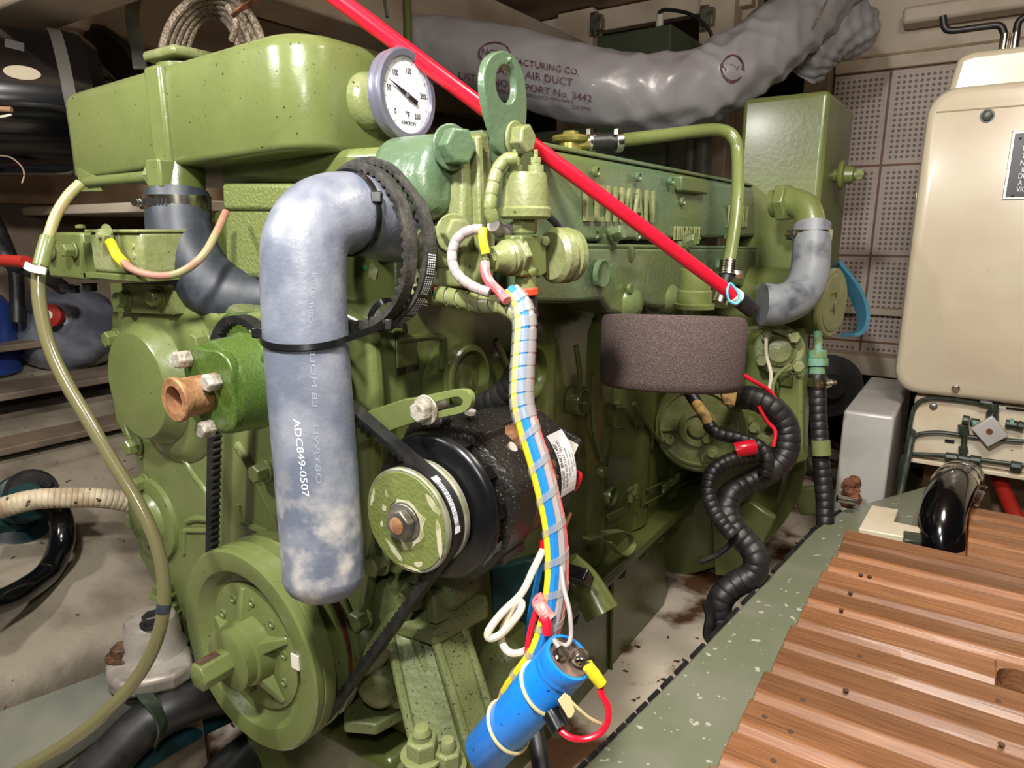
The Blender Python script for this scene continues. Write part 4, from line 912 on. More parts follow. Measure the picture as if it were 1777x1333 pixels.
# lifting eye
eyeD = .585
def eye_pts(sc_, pts): return [at(x, y, X=XM+.022) for x, y in pts]
o_ = [(897, 262), (912, 225), (915, 180), (910, 130), (897, 102), (878, 88), (858, 92), (844, 110), (840, 145), (846, 190), (858, 232), (866, 262), (880, 272)]
O = smooth_path(eye_pts(1, o_), 4, True); hc = at(879, 147, X=XM+.022)
hr = [V((0, math.cos(2*PI*i/len(O)), math.sin(2*PI*i/len(O)))) for i in range(len(O))]
rad = abs(at(879, 113, X=XM+.022).z-hc.z)*.97
I = [hc+((p-hc).normalized()*rad) for p in O]
le = MB().ring_prism(O, I, (-.007, 0, 0)).build('lifting_eye', GY, eng, bevel=.0014, mats=None)
le.data.materials.clear(); le.data.materials.append(GM)
MB().hexn(at(893, 243, X=XM+.022), (1, 0, 0), .0125, .012, washer=.0155, rot=.3).build('bolt', GY, le, bevel=.001)
MB().ball(at(883, 104, X=XM+.0225), .0025, 10).build('rivet', GM, le)
# spring clip on the pan flange
cl_ = [(1018, 935), (1040, 927), (1075, 921), (1092, 928), (1098, 944), (1090, 959), (1078, 963), (1068, 955), (1055, 940)]
MB().sweep([at(x, y, X=XB+.045) for x, y in cl_], [(-.0008, -.006), (.0008, -.006), (.0008, .006), (-.0008, .006)], ref=(1, 0, 0)).build('spring_clip', GY, eng)
# ---- bell housing and rear parts
MB().lathe((-.54, 1.23, -.42), (0, 1, 0), [(0, .25), (.02, .29), (.075, .295), (.08, .315), (.10, .315), (.102, .2)], 72).build('bell_housing', G, eng)
q = pxX([(1240, 905), (1290, 880), (1380, 850), (1440, 800), (1440, 890), (1370, 900)], -.25)
MB().prism(pxY([(1232, 900), (1300, 870), (1345, 900), (1300, 1000), (1240, 1000)], 1.22), (0, .02, 0)).build('mount_web', G, eng, bevel=.004)
MB().prism(pxY([(1365, 850), (1425, 845), (1430, 895), (1390, 895)], 1.36), (0, .02, 0)).build('mount_web', G, eng, bevel=.004)
MB().tube([at(1385, 770, D=1.25), at(1430, 845, D=1.25)], .004, 8, smooth=0).build('stay_rod', GDIRT, eng)
# rear mechanical stack above the starter
rm = [(1300, 590, .055), (1340, 640, .05)]
MB().prism(pxY([(1290, 580), (1385, 575), (1395, 640), (1390, 800), (1340, 830), (1290, 760)], 1.20), (0, .06, 0)).build('rear_bracket', G, eng, bevel=.006)
c = at(1352, 608, Y=1.17)
MB().lathe(c, (.25, -1, .1), [(-.03, .040), (0, .040), (.004, .036), (.004, .026), (.012, .026), (.016, .020), (.020, .018), (.022, .004)], 32).build('pump_cap', GY, eng)
for x, y in ((1330, 582), (1378, 585), (1385, 635), (1322, 625)): MB().hexn(at(x, y, Y=1.155), (.25, -1, .1), .010, .018).build('bolt', GY, eng, bevel=.001)
MB().tube([at(1285, 572, Y=1.14), at(1330, 568, Y=1.14), at(1372, 582, Y=1.14)], .0042, 10).build('pipe', GY, eng)
MB().tube([at(1330, 580, Y=1.13), at(1330, 615, Y=1.13), at(1338, 650, Y=1.13), at(1334, 680, Y=1.13)], .003, 8).build('pipe', CREAM, eng)
MB().tube([at(1372, 632, Y=1.13), at(1350, 650, Y=1.13), at(1342, 668, Y=1.13), at(1340, 690, Y=1.13)], .003, 8).build('pipe', GY, eng)
MB().prism(pxY([(1350, 645), (1392, 650), (1392, 780), (1400, 800), (1370, 810), (1352, 760)], 1.17), (0, .03, 0)).build('support_plate', G, eng, bevel=.004)
MB().boxab(at(1352, 648, Y=1.16), at(1378, 668, Y=1.18)).build('linkage', GD, eng, bevel=.002)
# ================================================================== COOLANT TANK
XT, YT = -.48, .398
ct = thing('coolant_tank', (-.68, .47, .065), 'rounded green painted coolant header tank on top of the engine front', 'tank')
zt_ = .158; zb_ = .062
ol = []
xl_ = at(124, 230, Y=YT+.01).x
for cx, cy, a0, r in ((XT-.040, YT+.040, -PI/2, .040), (XT-.016, .549-.016, 0, .016), (xl_+.03, .60-.03, PI/2, .03), (xl_+.022, YT+.022, PI, .022)):
    for i in range(9): a_ = a0+PI/2*i/8; ol.append(V((cx+r*math.cos(a_), cy+r*math.sin(a_), 0)))
rings = []
cen = V(((XT+xl_)/2, .475, 0))
def inset(k):
    out = []
    for p in ol:
        d = p-cen; out.append(V((cen.x+d.x*(1-k/.198), cen.y+d.y*(1-k/.077), 0)))
    return out
for z, k in ((zb_, .006), (zb_+.002, .002), (zb_+.006, 0), (zt_-.014, 0), (zt_-.008, .0015), (zt_-.003, .0055), (zt_-.0005, .011), (zt_, .018)):
    rings.append([p+V((0, 0, z+(p.x+.68)*.028)) for p in inset(k)])
tk = MB().loft(rings).build('tank_body', G, ct, angle=60)
a = at(272, 180, Y=YT-.002)
MB().prism([V((a.x-.014, YT-.005, zb_-.002)), V((a.x+.016, YT-.005, zb_-.002)), V((a.x+.016, YT-.005, zt_-.002)), V((a.x-.014, YT-.005, zt_-.002))], (0, .02, 0)).build('vertical_seam', G, ct, bevel=.0045, seg=3)
c = at(318, 100, Y=.47); c.z = zt_+.006
MB().lathe((c.x, .47, c.z), (0, 0, 1), [(0, .028), (.012, .028), (.013, .022)], 30).build('filler_neck', G, ct)
cq = [V((c.x+dx, .47+dy, c.z+.016)) for dx, dy in ((-.034, -.012), (-.030, -.030), (.03, -.030), (.034, -.012), (.034, .014), (.02, .03), (-.03, .03), (-.036, .012))]
MB().prism(cq, (0, 0, .010)).build('filler_cap', GY, ct, bevel=.004, seg=3)
# sender bracket and small elbow under the tank
q = pxY([(131, 290), (150, 300), (175, 308), (175, 332), (140, 333)], YT-.002); MB().prism(q, (0, .003, 0)).build('tube_bracket', G, ct, bevel=.0008)
c = at(285, 302, Y=YT-.004); MB().box(c, (.026, .024, .028)).build('elbow_fitting', G, ct, bevel=.003, seg=3)
MB().cyl(at(284, 290, Y=YT-.003), at(284, 268, Y=YT-.003), .0075).build('elbow_neck', G, ct)
MB().hexn(at(272, 304, Y=YT+.002), at(240, 308, Y=YT)-at(272, 304, Y=YT), .011, .010).build('compression_nut', GY, ct)
MB().tube([at(262, 306, Y=YT), at(230, 309, Y=YT-.001), at(152, 316, Y=YT-.002)], .0058, 14).build('copper_tube', G, ct)
# thermostat housing below the tank
th = thing('thermostat_housing', at(440, 470, Y=.46), 'green textured cast thermostat housing below the coolant tank', 'housing')
q = [at(x, y, Y=.425) for x, y in ((386, 345), (520, 345), (520, 485), (400, 485), (388, 470))]
MB().prism(q, (0, .09, 0)).build('body', GT, th, bevel=.008, seg=3)
q = [at(x, y, Y=.421) for x, y in ((384, 318), (520, 318), (520, 365), (386, 365))]
MB().prism(q, (0, .1, 0)).build('upper_ring', GT, th, bevel=.004, seg=3)
MB().prism([at(x, y, Y=.43) for x, y in ((362, 440), (392, 428), (400, 485), (365, 486))], (0, .05, 0)).build('lug', G, th, bevel=.005)
MB().prism([at(x, y, Y=.44) for x, y in ((380, 270), (700, 250), (700, 320), (380, 320))], (0, .08, 0)).build('neck', G, th, bevel=.008)
# thermometer
tm = thing('thermometer', at(640, 165, X=XT), 'round white dial thermometer with steel bezel on the tank side', 'thermometer')
DX = -.437; dc = at(706, 165, X=DX); dr = .0372
rt_ = V((0, 1, 0)); AX = V((1, .03, .0)).normalized()
MB().lathe((XT+.004, dc.y-.006, dc.z-.002), (1, 0, 0), [(-.005, .025), (0, .0245), (.006, .021), (.009, .016)], 36).build('weld_boss', GY, tm)
MB().hexn((XT+.010, dc.y-.004, dc.z), (1, 0, 0), .0150, .014, rot=.2).build('hex_neck', GY, tm, bevel=.0008)
MB().cyl((XT+.02, dc.y-.003, dc.z), (DX-.008, dc.y, dc.z), .0125).build('stem', STEEL, tm)
D0 = V((DX, dc.y, dc.z))
MB().lathe(D0-AX*.012, AX, [(0, dr-.002), (.001, dr+.0005), (.006, dr+.0012), (.0075, dr+.0005), (.0095, dr+.0014), (.013, dr+.0012), (.0145, dr-.0005), (.0142, dr-.0050), (.0115, dr-.0056)], 72, cap=False).build('bezel', BEZEL, tm)
MB().lathe(D0-AX*.012, AX, [(0, dr-.001), (.0112, dr-.001), (.0114, .001)], 64).build('dial', DIALW, tm)
DF = D0; ry = V((-.03, 1, 0)).normalized(); uz = V((0, 0, 1))
def dpos(a_, r): return DF+ry*math.sin(a_)*r+uz*math.cos(a_)*r-AX*.0003
mb = MB()
for deg, s_ in ((-138, '0'), (-82, '50'), (-38, '100'), (8, '150'), (84, '200'), (142, '250')):
    a_ = math.radians(deg); text(mb, s_, .0068, DF+ry*math.sin(a_)*.0228+uz*math.cos(a_)*.0205-AX*.0003, ry, uz, .0001, .8)
text(mb, '\u00b0F', .0078, DF-uz*.0165-AX*.0003+ry*.001, ry, uz, .0001, .85)
text(mb, 'ASHCROFT', .0042, DF-uz*.0232-AX*.0003+ry*.002, ry, uz, .0001, .95)
dial = bpy.data.objects['dial']
mb.build('numerals', BLACKL, dial)
mb = MB()
for k in range(126):
    a_ = math.radians(-145+k*2.32); L_ = .0034 if k % 10 == 0 else .0018; p0, p1 = dpos(a_, .0302-L_), dpos(a_, .0302); tdir = (dpos(a_+.01, .03)-dpos(a_, .03)).normalized()*(.00022 if k % 10 == 0 else .00013)
    mb.add([p0-tdir, p1-tdir, p1+tdir, p0+tdir], [(0, 1, 2, 3)])
t_ = mb.build('scale_marks', BLACKL, dial)
a_ = math.radians(-68); dn = ry*math.sin(a_)+uz*math.cos(a_); tn = AX.cross(dn)
MB().prism([DF+dn*.027+AX*.001, DF+dn*.006+tn*.0015+AX*.001, DF-dn*.003+tn*.0018+AX*.001, DF-dn*.014+tn*.0022+AX*.001, DF-dn*.014-tn*.0022+AX*.001, DF-dn*.003-tn*.0018+AX*.001, DF+dn*.006-tn*.0015+AX*.001], AX*.0004).build('needle', BLACKL, tm)
MB().lathe(DF, AX, [(0, .0022), (.0022, .0022), (.0026, .001)], 18).build('needle_hub', BEZEL, tm)
# ================================================================== REAR HEADER BOX, COOLER, ELBOWS
hbx = thing('rear_box', at(1350, 350, Y=1.35), 'tall green painted sheet metal box at the rear of the engine', 'box')
zT = at(1350, 175, Y=1.35).z; xA, xB2 = at(1280, 300, Y=1.35).x, at(1427, 300, Y=1.35).x
MB().boxab((xA, 1.35, -.08), (xB2, 1.62, zT+.01)).build('body', G, hbx, bevel=.010, seg=4)
c = at(1447, 305, X=xB2)
MB().lathe(c, (1, 0, 0), [(0, .012), (.008, .013), (.010, .026), (.014, .028), (.018, .026), (.020, .017), (.034, .015), (.036, .009), (.052, .008)], 28).build('plug_fitting', G, hbx)
MB().hexn(c+V((.040, 0, 0)), (1, 0, 0), .010, .010).build('fitting_nut', GY, hbx)
# heat exchanger body with round end cap
hx = thing('heat_exchanger', at(1440, 520, Y=1.2), 'green cylindrical heat exchanger with a pale round end cap at engine rear', 'heat exchanger')
c = at(1440, 526, Y=1.30)
axx = V((1, -.22, 0)).normalized()
MB().lathe(c, -axx, [(0, .056), (.03, .058), (.20, .058)], 40).build('body', G, hx)
MB().lathe(c, axx, [(-.002, .061), (.004, .061), (.007, .057), (.007, .05), (.0085, .048), (.0085, .002)], 48).build('end_cap', GY, hx)
mb = MB(); text(mb, '2', .05, c+axx*.009, (-axx.y*-1, -axx.x*-1, 0), (0, 0, 1), .0008); mb.build('cap_mark', GD, hx)
# grey elbow hose with clamp and green pipe
pe = [at(1340, 354, D=1.14), at(1370, 350, D=1.12), at(1398, 362, D=1.10), at(1408, 395, D=1.09), at(1409, 412, D=1.09)]
ge = thing('return_pipe', pe[0], 'green curved coolant pipe joining the rear grey elbow hose', 'pipe')
MB().tube(pe, .0228, 24).build('pipe', G, ge)
MB().hexn(at(1352, 353, D=1.13), pe[1]-pe[0], .032, .018).build('pipe_flange', G, ge, bevel=.002)
rh = [at(1409, 392, D=1.09), at(1408, 440, D=1.08), at(1403, 482, D=1.07), at(1384, 514, D=1.06), at(1355, 528, D=1.05), at(1322, 528, D=1.05)]
gh = thing('rear_elbow_hose', rh[1], 'short mottled grey elbow hose at the rear right of the engine', 'hose')
MB().tube(rh, lambda t: .0285+.004*t*t, 28).build('hose', HOSEG2, gh, angle=70)
clamp(at(1408, 408, D=1.09), (0, 0, 1), .0302, .017, gh, screw_dir=(-.9, -.5, 0))
bs = [at(1452, 462, D=1.5), at(1480, 500, D=1.45), at(1498, 545, D=1.4), at(1490, 575, D=1.4), at(1462, 582, D=1.42)]
sl = thing('blue_sling', bs[1], 'faded blue strap looped behind the heat exchanger end cap', 'strap')
MB().sweep(bs, [(-.004, -.018), (.004, -.018), (.004, .018), (-.004, .018)], ref=FW).build('strap', BLUEB, sl)
# teal fitting and black hose down to the bearer
fh = thing('drain_hose', at(1430, 920, Z=-.47), 'black wrapped vertical hose with corroded teal fitting beside the engine rear', 'hose')
for (x0, y0q, x1q, y1q, r) in ((1419, 575, 1419, 612, .0075), (1419, 608, 1419, 622, .015), (1418, 622, 1418, 636, .018), (1418, 636, 1418, 650, .013)):
    MB().cyl(at(x0, y0q, D=1.17), at(x1q, y1q, D=1.17), r, n=16).build('teal_fitting', TEAL, fh, bevel=.001)
clamp(at(1418, 662, D=1.17), (0, 0, 1), .0165, .014, fh, screw_dir=(.9, -.4, 0))
spiral_loom([at(1418, 650, D=1.17), at(1420, 720, D=1.17), at(1425, 800, D=1.165), at(1431, 870, D=1.16), at(1432, 925, D=1.15)], .0145, 'wrapped_hose', RUB, fh, pitch=.013, lip=.0008)
MB().tube([at(1424, 765, D=1.151), at(1426, 790, D=1.151)], .0152, 14, smooth=0).build('painted_patch', GY, fh)
MB().lathe(at(1432, 925, D=1.15), (0, 0, 1), [(-.01, .026), (.0, .024), (.008, .016)], 20).build('base_boot', RUB, fh)
# ================================================================== BREATHER LINE ON TOP
bl = thing('breather_pipe', at(1100, 240, D=.95), 'slender green breather pipe bent down over the manifold', 'pipe')
g1 = [at(1075, 244, D=.93), at(1150, 235, D=.96), at(1225, 226, D=.99), at(1258, 228, D=1.0), at(1275, 242, D=1.0), at(1280, 270, D=1.0), at(1280, 340, D=.98), at(1274, 400, D=.97), at(1265, 455, D=.955)]
MB().tube(g1, .0090, 16, smooth=10).build('pipe', G, bl)
spiral_loom([at(1265, 452, D=.955), at(1262, 478, D=.953)], .012, 'clamp', CHROME, bl, pitch=.006)
MB().cyl(at(1261, 478, D=.953), at(1255, 500, D=.95), .0095).build('rubber_sleeve', RUB, bl)
MB().cyl(at(1255, 500, D=.95), at(1246, 528, D=.945), .0125).build('clamp', CHROME, bl)
MB().hexn(at(1275, 476, D=.94), RT, .006, .012).build('clamp_screw', CHROME, bl)
bc = thing('breather_valve', at(985, 245, D=.9), 'brass-coloured round breather valve with black hose on the manifold', 'valve')
c = at(990, 254, D=.92)
MB().lathe(c, (0, 0, 1), [(-.01, .016), (.004, .016), (.006, .024), (.010, .026), (.013, .024), (.015, .012), (.019, .010), (.019, .002)], 32).build('valve_cap', BRASS, bc)
MB().cyl(at(1000, 248, D=.915), at(1030, 247, D=.92), .009).build('outlet', BRASS, bc)
MB().cyl(at(1025, 247, D=.92), at(1068, 245, D=.928), .0115).build('rubber_connector', RUB, bc)
for x in (1024, 1072):
    MB().cyl(at(x-6, 247, D=.922), at(x+6, 246, D=.924), .0138).build('hose_clamp', CHROME, bc, bevel=.001); MB().hexn(at(x, 234, D=.915), (0, 0, 1), .006, .008).build('clamp_screw', CHROME, bc)
# red tube crossing the picture
ra, rb = at(560, -22, D=1/1.745), at(1272, 512, D=1/1.30)
rtb = thing('red_tube', ra, 'bright red plastic tube crossing diagonally over the engine', 'tube')
MB().tube([ra+(ra-rb).normalized()*.22, rb], .0074, 16, smooth=0).build('tube', REDP, rtb)
MB().tube([rb, rb+(rb-ra).normalized()*.02], .0092, 16, smooth=0).build('end_collar', WHITEP, rtb)
MB().tube([rb+(rb-ra).normalized()*.008, rb+(rb-ra).normalized()*.034], .0098, 16, smooth=0).build('end_grip', RUB, rtb)
MB().tube([at(1268, 492, D=.76), at(1262, 505, D=.755), at(1266, 522, D=.757), at(1280, 526, D=.757), at(1283, 512, D=.76)], .0013, 8, closed=True).build('cord_loop', mat('light_blue_cord', rgb(90, 190, 220), .5), rtb)
# foam filter with its green stub
af = thing('air_filter', at(1168, 640, X=-.285), 'dark brown cylindrical foam air filter below the manifold', 'filter')
fc = at(1168, 560, X=-.285); fr_ = .0815
z1 = at(1168, 549, X=-.285).z; z0 = at(1168, 668, X=-.285).z
fax = (V((0, 0, 1))+V((fc.x, fc.y, -.09)).normalized()*.135).normalized(); fcm = V((fc.x, fc.y, (z0+z1)/2)); hz_ = (z1-z0)/2
MB().lathe(fcm, fax, [(-hz_, fr_-.006), (-hz_+.003, fr_-.002), (-hz_+.01, fr_), (0, fr_+.0006), (hz_-.008, fr_+.0005), (hz_-.001, fr_-.002), (hz_, fr_-.008), (hz_, .003)], 96).build('foam', FOAM, af, angle=50)
c = at(1205, 520, X=-.30)
MB().lathe((c.x, c.y, z1-.002), (0, 0, 1), [(0, .026), (.006, .026), (.007, .022), (.022, .022), (.024, .020), (.05, .020)], 32).build('inlet_stub', G, af)
# ================================================================== RAW WATER PUMP
wp = thing('raw_water_pump', (-.4845, .34, -.123), 'bright metallic green cylindrical pump with rusty nose and four bolts', 'pump')
WX, WZ = -.4855, at(376, 676, Y=.30).z
MB().lathe((WX, .30, WZ), (0, 1, 0), [(0, .005), (0, .033), (.002, .0365), (.006, .0378), (.028, .0388), (.030, .0405), (.033, .0405), (.035, .039), (.065, .040), (.068, .047), (.074, .047), (.075, .02)], 64).build('body', GB, wp, angle=40)
lob = []
for i in range(48):
    a_ = 2*PI*i/48; r_ = .0350+.0035*math.cos(4*(a_-PI/4)); lob.append(V((WX+r_*math.cos(a_), .296, WZ+r_*math.sin(a_))))
MB().prism(lob, (0, .008, 0)).build('end_plate', GB, wp, bevel=.0015)
for i, (x, y) in enumerate(((322, 622), (362, 742), (372, 661), (330, 708))):
    if i == 3: continue
    p = at(x+6, y, Y=.296); o = MB().hexn(p, (0, -1, 0), .0072, .0115, rot=i).build('bolt', ZINC, wp, bevel=.0008, label='weathered grey hexagonal bolt')
np_ = at(352, 684, Y=.296)
nz = MB(); nz.lathe((np_.x, .297, np_.z), (0, -1, 0), [(0, .0155), (.018, .0155), (.0215, .0175), (.024, .0175), (.025, .0165), (.025, .0110), (.008, .0105), (.008, .001)], 36)
nz.build('nose_sleeve', RUST, wp, label='rusty orange-brown hollow sleeve', angle=40)
# ================================================================== ALTERNATOR
al = thing('alternator', (-.316, .45, -.2), 'black alternator with green faced pulley and brown laminated core', 'alternator')
AY0 = .350; ac = at(704, 905, Y=AY0); AXc, AZc = ac.x, ac.z
def alz(prof, m, nm, par=None, n=64, angle=35, cap=True, label=None):
    return MB().lathe((AXc, AY0, AZc), (0, 1, 0), prof, n, cap).build(nm, m, par or al, angle=angle, label=label)
puw = mat('worn_pulley', rgb(150, 148, 132), .45, .4, col2=rgb(120, 124, 90), vscale=60)
pu = alz([(0, .0400), (.001, .0412), (.004, .0412), (.0065, .0380), (.018, .0380), (.021, .0418), (.025, .0418), (.028, .03)], puw, 'pulley')
pf = mat('chipped_green_face', rgb(108, 117, 62), .4, col2=rgb(100, 109, 56), vscale=14, bump=.5, bscale=300)
alz([(.0002, .0388), (-.0008, .0382), (-.0008, .0172), (.0004, .0165)], pf, 'painted_face', pu)
mb = MB()
for cx, cy, rx, ry, a0 in ((.002, .0, .0195, .0205, 0), (-.012, -.027, .011, .0022, -.75), (.012, -.031, .004, .002, .3), (.0335, -.004, .0024, .016, .1), (.028, .020, .0025, .009, .75), (-.021, .006, .002, .0028, 0), (-.0245, -.008, .0014, .0024, 0), (-.018, .018, .0014, .003, .4), (.003, -.0365, .01, .0012, 0), (-.033, .012, .0016, .007, -.3)):
    pts = []
    for i in range(18):
        t = 2*PI*i/18; rr = 1+.22*random.uniform(-1, 1); x, z = math.cos(t)*rx*rr, math.sin(t)*ry*rr
        pts.append(V((AXc+cx+x*math.cos(a0)-z*math.sin(a0), AY0-.0011, AZc+cy+x*math.sin(a0)+z*math.cos(a0))))
    mb.prism(pts, (0, .0004, 0))
mb.build('bare_patches', mat('bare_paint_chips', rgb(186, 184, 156), .5, col2=rgb(150, 150, 100), vscale=90), pu)
MB().lathe((AXc, AY0-.0014, AZc), (0, -1, 0), [(0, .0155), (-.006, .014), (-.006, .002)], 30).build('recess', RUBDARK if 'RUBDARK' in globals() else STEEL, pu)
MB().hexn((AXc, AY0-.0008, AZc), (0, -1, 0), .0125, .0075, washer=.0145, rot=.3).build('nut', STEEL, pu, bevel=.0008)
MB().lathe((AXc, AY0-.008, AZc), (0, -1, 0), [(0, .0068), (.0025, .0066), (.003, .005), (.003, .001)], 24).build('shaft_tip', RUST, pu)
fan = alz([(.028, .02), (.030, .056), (.031, .058), (.033, .060), (.036, .0608), (.039, .0595), (.0395, .052), (.042, .03)], PLASTB, 'fan')
for k in range(12):
    a_ = 2*PI*k/12; d = V((math.cos(a_), 0, math.sin(a_))); t_ = V((-math.sin(a_), 0, math.cos(a_)))
    c = V((AXc, AY0+.038, AZc))
    MB().prism([c+d*.040, c+d*.060+t_*.002, c+d*.058+t_*.012, c+d*.045+t_*.006], (0, .010, 0)).build('fan_blade', PLASTB, fan)
fh_ = []
for i in range(64):
    a_ = 2*PI*i/64; r_ = .0625+(.011*max(0, math.cos((a_-1.95)))**14)+(.007*max(0, math.cos(a_-.35))**20)+(.006*max(0, math.cos(a_+1.3))**24); fh_.append((a_, r_))
def aring(y, k=1., kk=0.): return [V((AXc+math.cos(a)*(r*k-kk), AY0+y, AZc+math.sin(a)*(r*k-kk))) for a, r in fh_]
MB().loft([aring(.0465, .75), aring(.048, .92), aring(.051), aring(.084), aring(.086, .97)]).build('front_housing', ALTB, al, angle=45)
for k in range(7):
    a_ = 2*PI*k/7+.2; c = V((AXc+math.cos(a_)*.0625, AY0+.055, AZc+math.sin(a_)*.0625))
    MB().boxab(c-V((.004, .003, .004)), c+V((.004, .030, .004))).build('cooling_lug', ALTB, al, bevel=.001)
st_ = []
rings = []
for y in (.084, .130):
    rings.append([V((AXc+math.cos(2*PI*i/120)*(.0560 if i % 4 < 2 else .0575), AY0+y, AZc+math.sin(2*PI*i/120)*(.0560 if i % 4 < 2 else .0575))) for i in range(120)])
MB().loft(rings).build('laminated_core', COPPER, al, angle=20)
for k in range(4):
    a_ = (1.45, 2.2, 4.6, 1.9)[k]
    rings = []
    for y in (.084, .130):
        rings.append([V((AXc+math.cos(a_+da)*r, AY0+y, AZc+math.sin(a_+da)*r)) for da, r in ((-.26, .055), (-.25, .0600), (0, .0602), (.25, .0600), (.26, .055))])
    MB().loft(rings).build('core_strap', ALTB, al)
alz([(.128, .0560), (.130, .0585), (.158, .0575), (.162, .054), (.164, .045), (.168, .040), (.168, .01)], ALTB, 'rear_housing')
# brush holder box sticking up at the rear
q = [at(x, y, D=.665) for x, y in ((920, 712), (1012, 764), (992, 838), (918, 800))]
bh_ = MB().prism(q, FW*.035).build('regulator_box', ALTB, al, bevel=.003)
q = [at(x, y, D=.653) for x, y in ((932, 735), (990, 770), (975, 790), (930, 760))]
MB().prism(q, FW*.001).build('yellow_panel', YEL, bh_, label='yellow panel edge')
q = [at(x, y, D=.6535) for x, y in ((925, 728), (1004, 772), (992, 800), (986, 798), (992, 775), (926, 736))]
MB().prism(q, FW*.001).build('white_sealant', WHITEP, bh_)
for x, y in ((815, 728), (872, 793)):
    p = at(x, y, D=.548)
    d = V((AXc, p.y, AZc)); nr = (p-d).normalized(); p = d+nr*.0628
    if y < 760: p = d+nr*.072
    MB().cyl(p-nr*.002, p+nr*.0012, .0046, n=16).build('threaded_hole', ZINC, al, label='pale round threaded insert')
# white data label wrapped on the rear housing
def on_alt(a_, y, r=.0588): return V((AXc+math.cos(a_)*r, AY0+y, AZc+math.sin(a_)*r))
mb = MB(); nn = 12
for j in range(nn): 
    A0, A1 = -.22+.98*j/nn, -.22+.98*(j+1)/nn
    mb.add([on_alt(A0, .1315), on_alt(A1, .1315), on_alt(A1, .1575), on_alt(A0, .1575)], [(0, 1, 2, 3)])
dl = mb.build('data_label', mat('label_white', rgb(226, 226, 228), .4), al)
mb = MB()
for body, yy, sz, wf in (('MODEL 8MR2198L', .1345, .0062, .9), ('AMPS65 VOLTS12  2J1130', .1405, .0050, .85), ('INSTALL ONLY MARINE', .146, .0030, .9), ('ELECTRIC PARTS', .1505, .0030, .9), ('ALL RIGHTS', .1545, .0028, .9)):
    vs, fs = text_mesh(body, sz, 0)
    mb.add([on_alt(.27-v.x*wf/.0642*-1, yy-v.y*-1*-1*-1, .0591) for v in vs], fs)
mb.build('label_lettering', BLACKL, dl)
MB().tube([at(992, 820, D=.70), at(1006, 822, D=.69), at(1004, 838, D=.69), at(996, 850, D=.70)], .0022, 8).build('red_lead', REDP, al)
MB().tube([at(975, 925, D=.68), at(984, 905, D=.68), at(990, 890, D=.68)], .002, 8).build('bare_lead', RUST, al)
# adjusting arm
aa = thing('adjusting_arm', at(740, 710, Y=.372), 'slotted green belt adjusting arm with a bolt above the alternator', 'bracket')
AY = .372
out = [(600, 735), (610, 716), (640, 712), (700, 690), (760, 679), (795, 675), (812, 678), (818, 692), (814, 708), (800, 717), (770, 722), (700, 738), (650, 755), (610, 770)]
OO = smooth_path([at(x, y, Y=AY) for x, y in ((730, 690), (765, 681), (795, 676), (811, 679), (818, 692), (814, 707), (800, 717), (768, 724), (735, 730), (722, 726), (718, 705))], 4, True)
slot = [(745, 699), (790, 688), (800, 690), (803, 697), (799, 704), (790, 707), (755, 716), (745, 712)]
sc_ = at(762, 702, Y=AY)
SI = smooth_path([at(x, y, Y=AY) for x, y in ((733, 705), (765, 695), (788, 689), (798, 690), (803, 697), (799, 704), (790, 707), (765, 713), (737, 720), (731, 716), (730, 708))], 4, True)
MB().ring_prism(OO, SI, (0, .005, 0)).build('slotted_end', G, aa, bevel=.0008)
MB().prism([at(x, y, Y=AY) for x, y in ((600, 738), (640, 713), (700, 693), (731, 689), (724, 732), (700, 740), (655, 756), (610, 775))], (0, .005, 0)).build('arm', G, aa, bevel=.0008)
p = at(740, 711, Y=AY-.0005); MB().hexn(p, (0, -1, 0), .0082, .009, washer=.0115, rot=.5).build('bolt', ZINC, aa, bevel=.0006)
MB().cyl(p+V((0, .002, 0)), p+V((0, .02, 0)), .004).build('shank', STEEL, aa)
# ================================================================== DRIVE BELTS
def hull_path(circs, n=90):
    pts = []
    for cx, cz, r in circs:
        for i in range(n): a_ = 2*PI*i/n; pts.append((cx+r*math.cos(a_), cz+r*math.sin(a_)))
    pts = sorted(set(pts)); 
    def half(P):
        h = []
        for p in P:
            while len(h) > 1 and (h[-1][0]-h[-2][0])*(p[1]-h[-2][1])-(h[-1][1]-h[-2][1])*(p[0]-h[-2][0]) <= 0: h.pop()
            h.append(p)
        return h
    a_ = half(pts); b_ = half(pts[::-1]); return a_[:-1]+b_[:-1]
def resample(P, step):
    out = []; n = len(P); carry = 0
    for i in range(n):
        a, b = P[i], P[(i+1) % n]; L = (b-a).length; d = carry
        while d < L: out.append(a.lerp(b, d/L)); d += step
        carry = d-L
    return out
def belt(P, axis, width, thick, name, m, parent, tooth=.0022, pitch=.0075, label=None):
    """closed cogged belt along the closed path P; axis = across the belt"""
    P = resample(P, pitch/4); P = P[:len(P)//4*4]; n = len(P); ax_ = V(axis).normalized(); rings = []
    cen = sum(P, V())/n
    for i in range(n):
        t = (P[(i+1) % n]-P[i-1]).normalized(); o_ = t.cross(ax_).normalized()
        if i == 0: sg = 1 if o_.dot(P[0]-cen) > 0 else -1
        o_ = o_*sg; dep = thick+(tooth if i % 4 in (1, 2) else 0)
        a = ax_*(width/2); b = ax_*(width*.36)
        rings.append([P[i]-a, P[i]+a, P[i]+a-o_*thick*.35, P[i]+b-o_*dep, P[i]-b-o_*dep, P[i]-a-o_*thick*.35])
    o = MB().loft(rings, closed=True).build(name, m, parent, angle=25)
    if label and not parent: tag(o, label, 'belt')
    return o
hp = hull_path([(PX, PZ, .0990), (-.535, -.118, .045), (AXc, AZc, .0408)])
BY = .3630
belt([V((x, BY, z)) for x, z in hp], (0, 1, 0), .0125, .006, 'drive_belt', RUB, None, label='black cogged drive belt round crank pulley and alternator pulley')
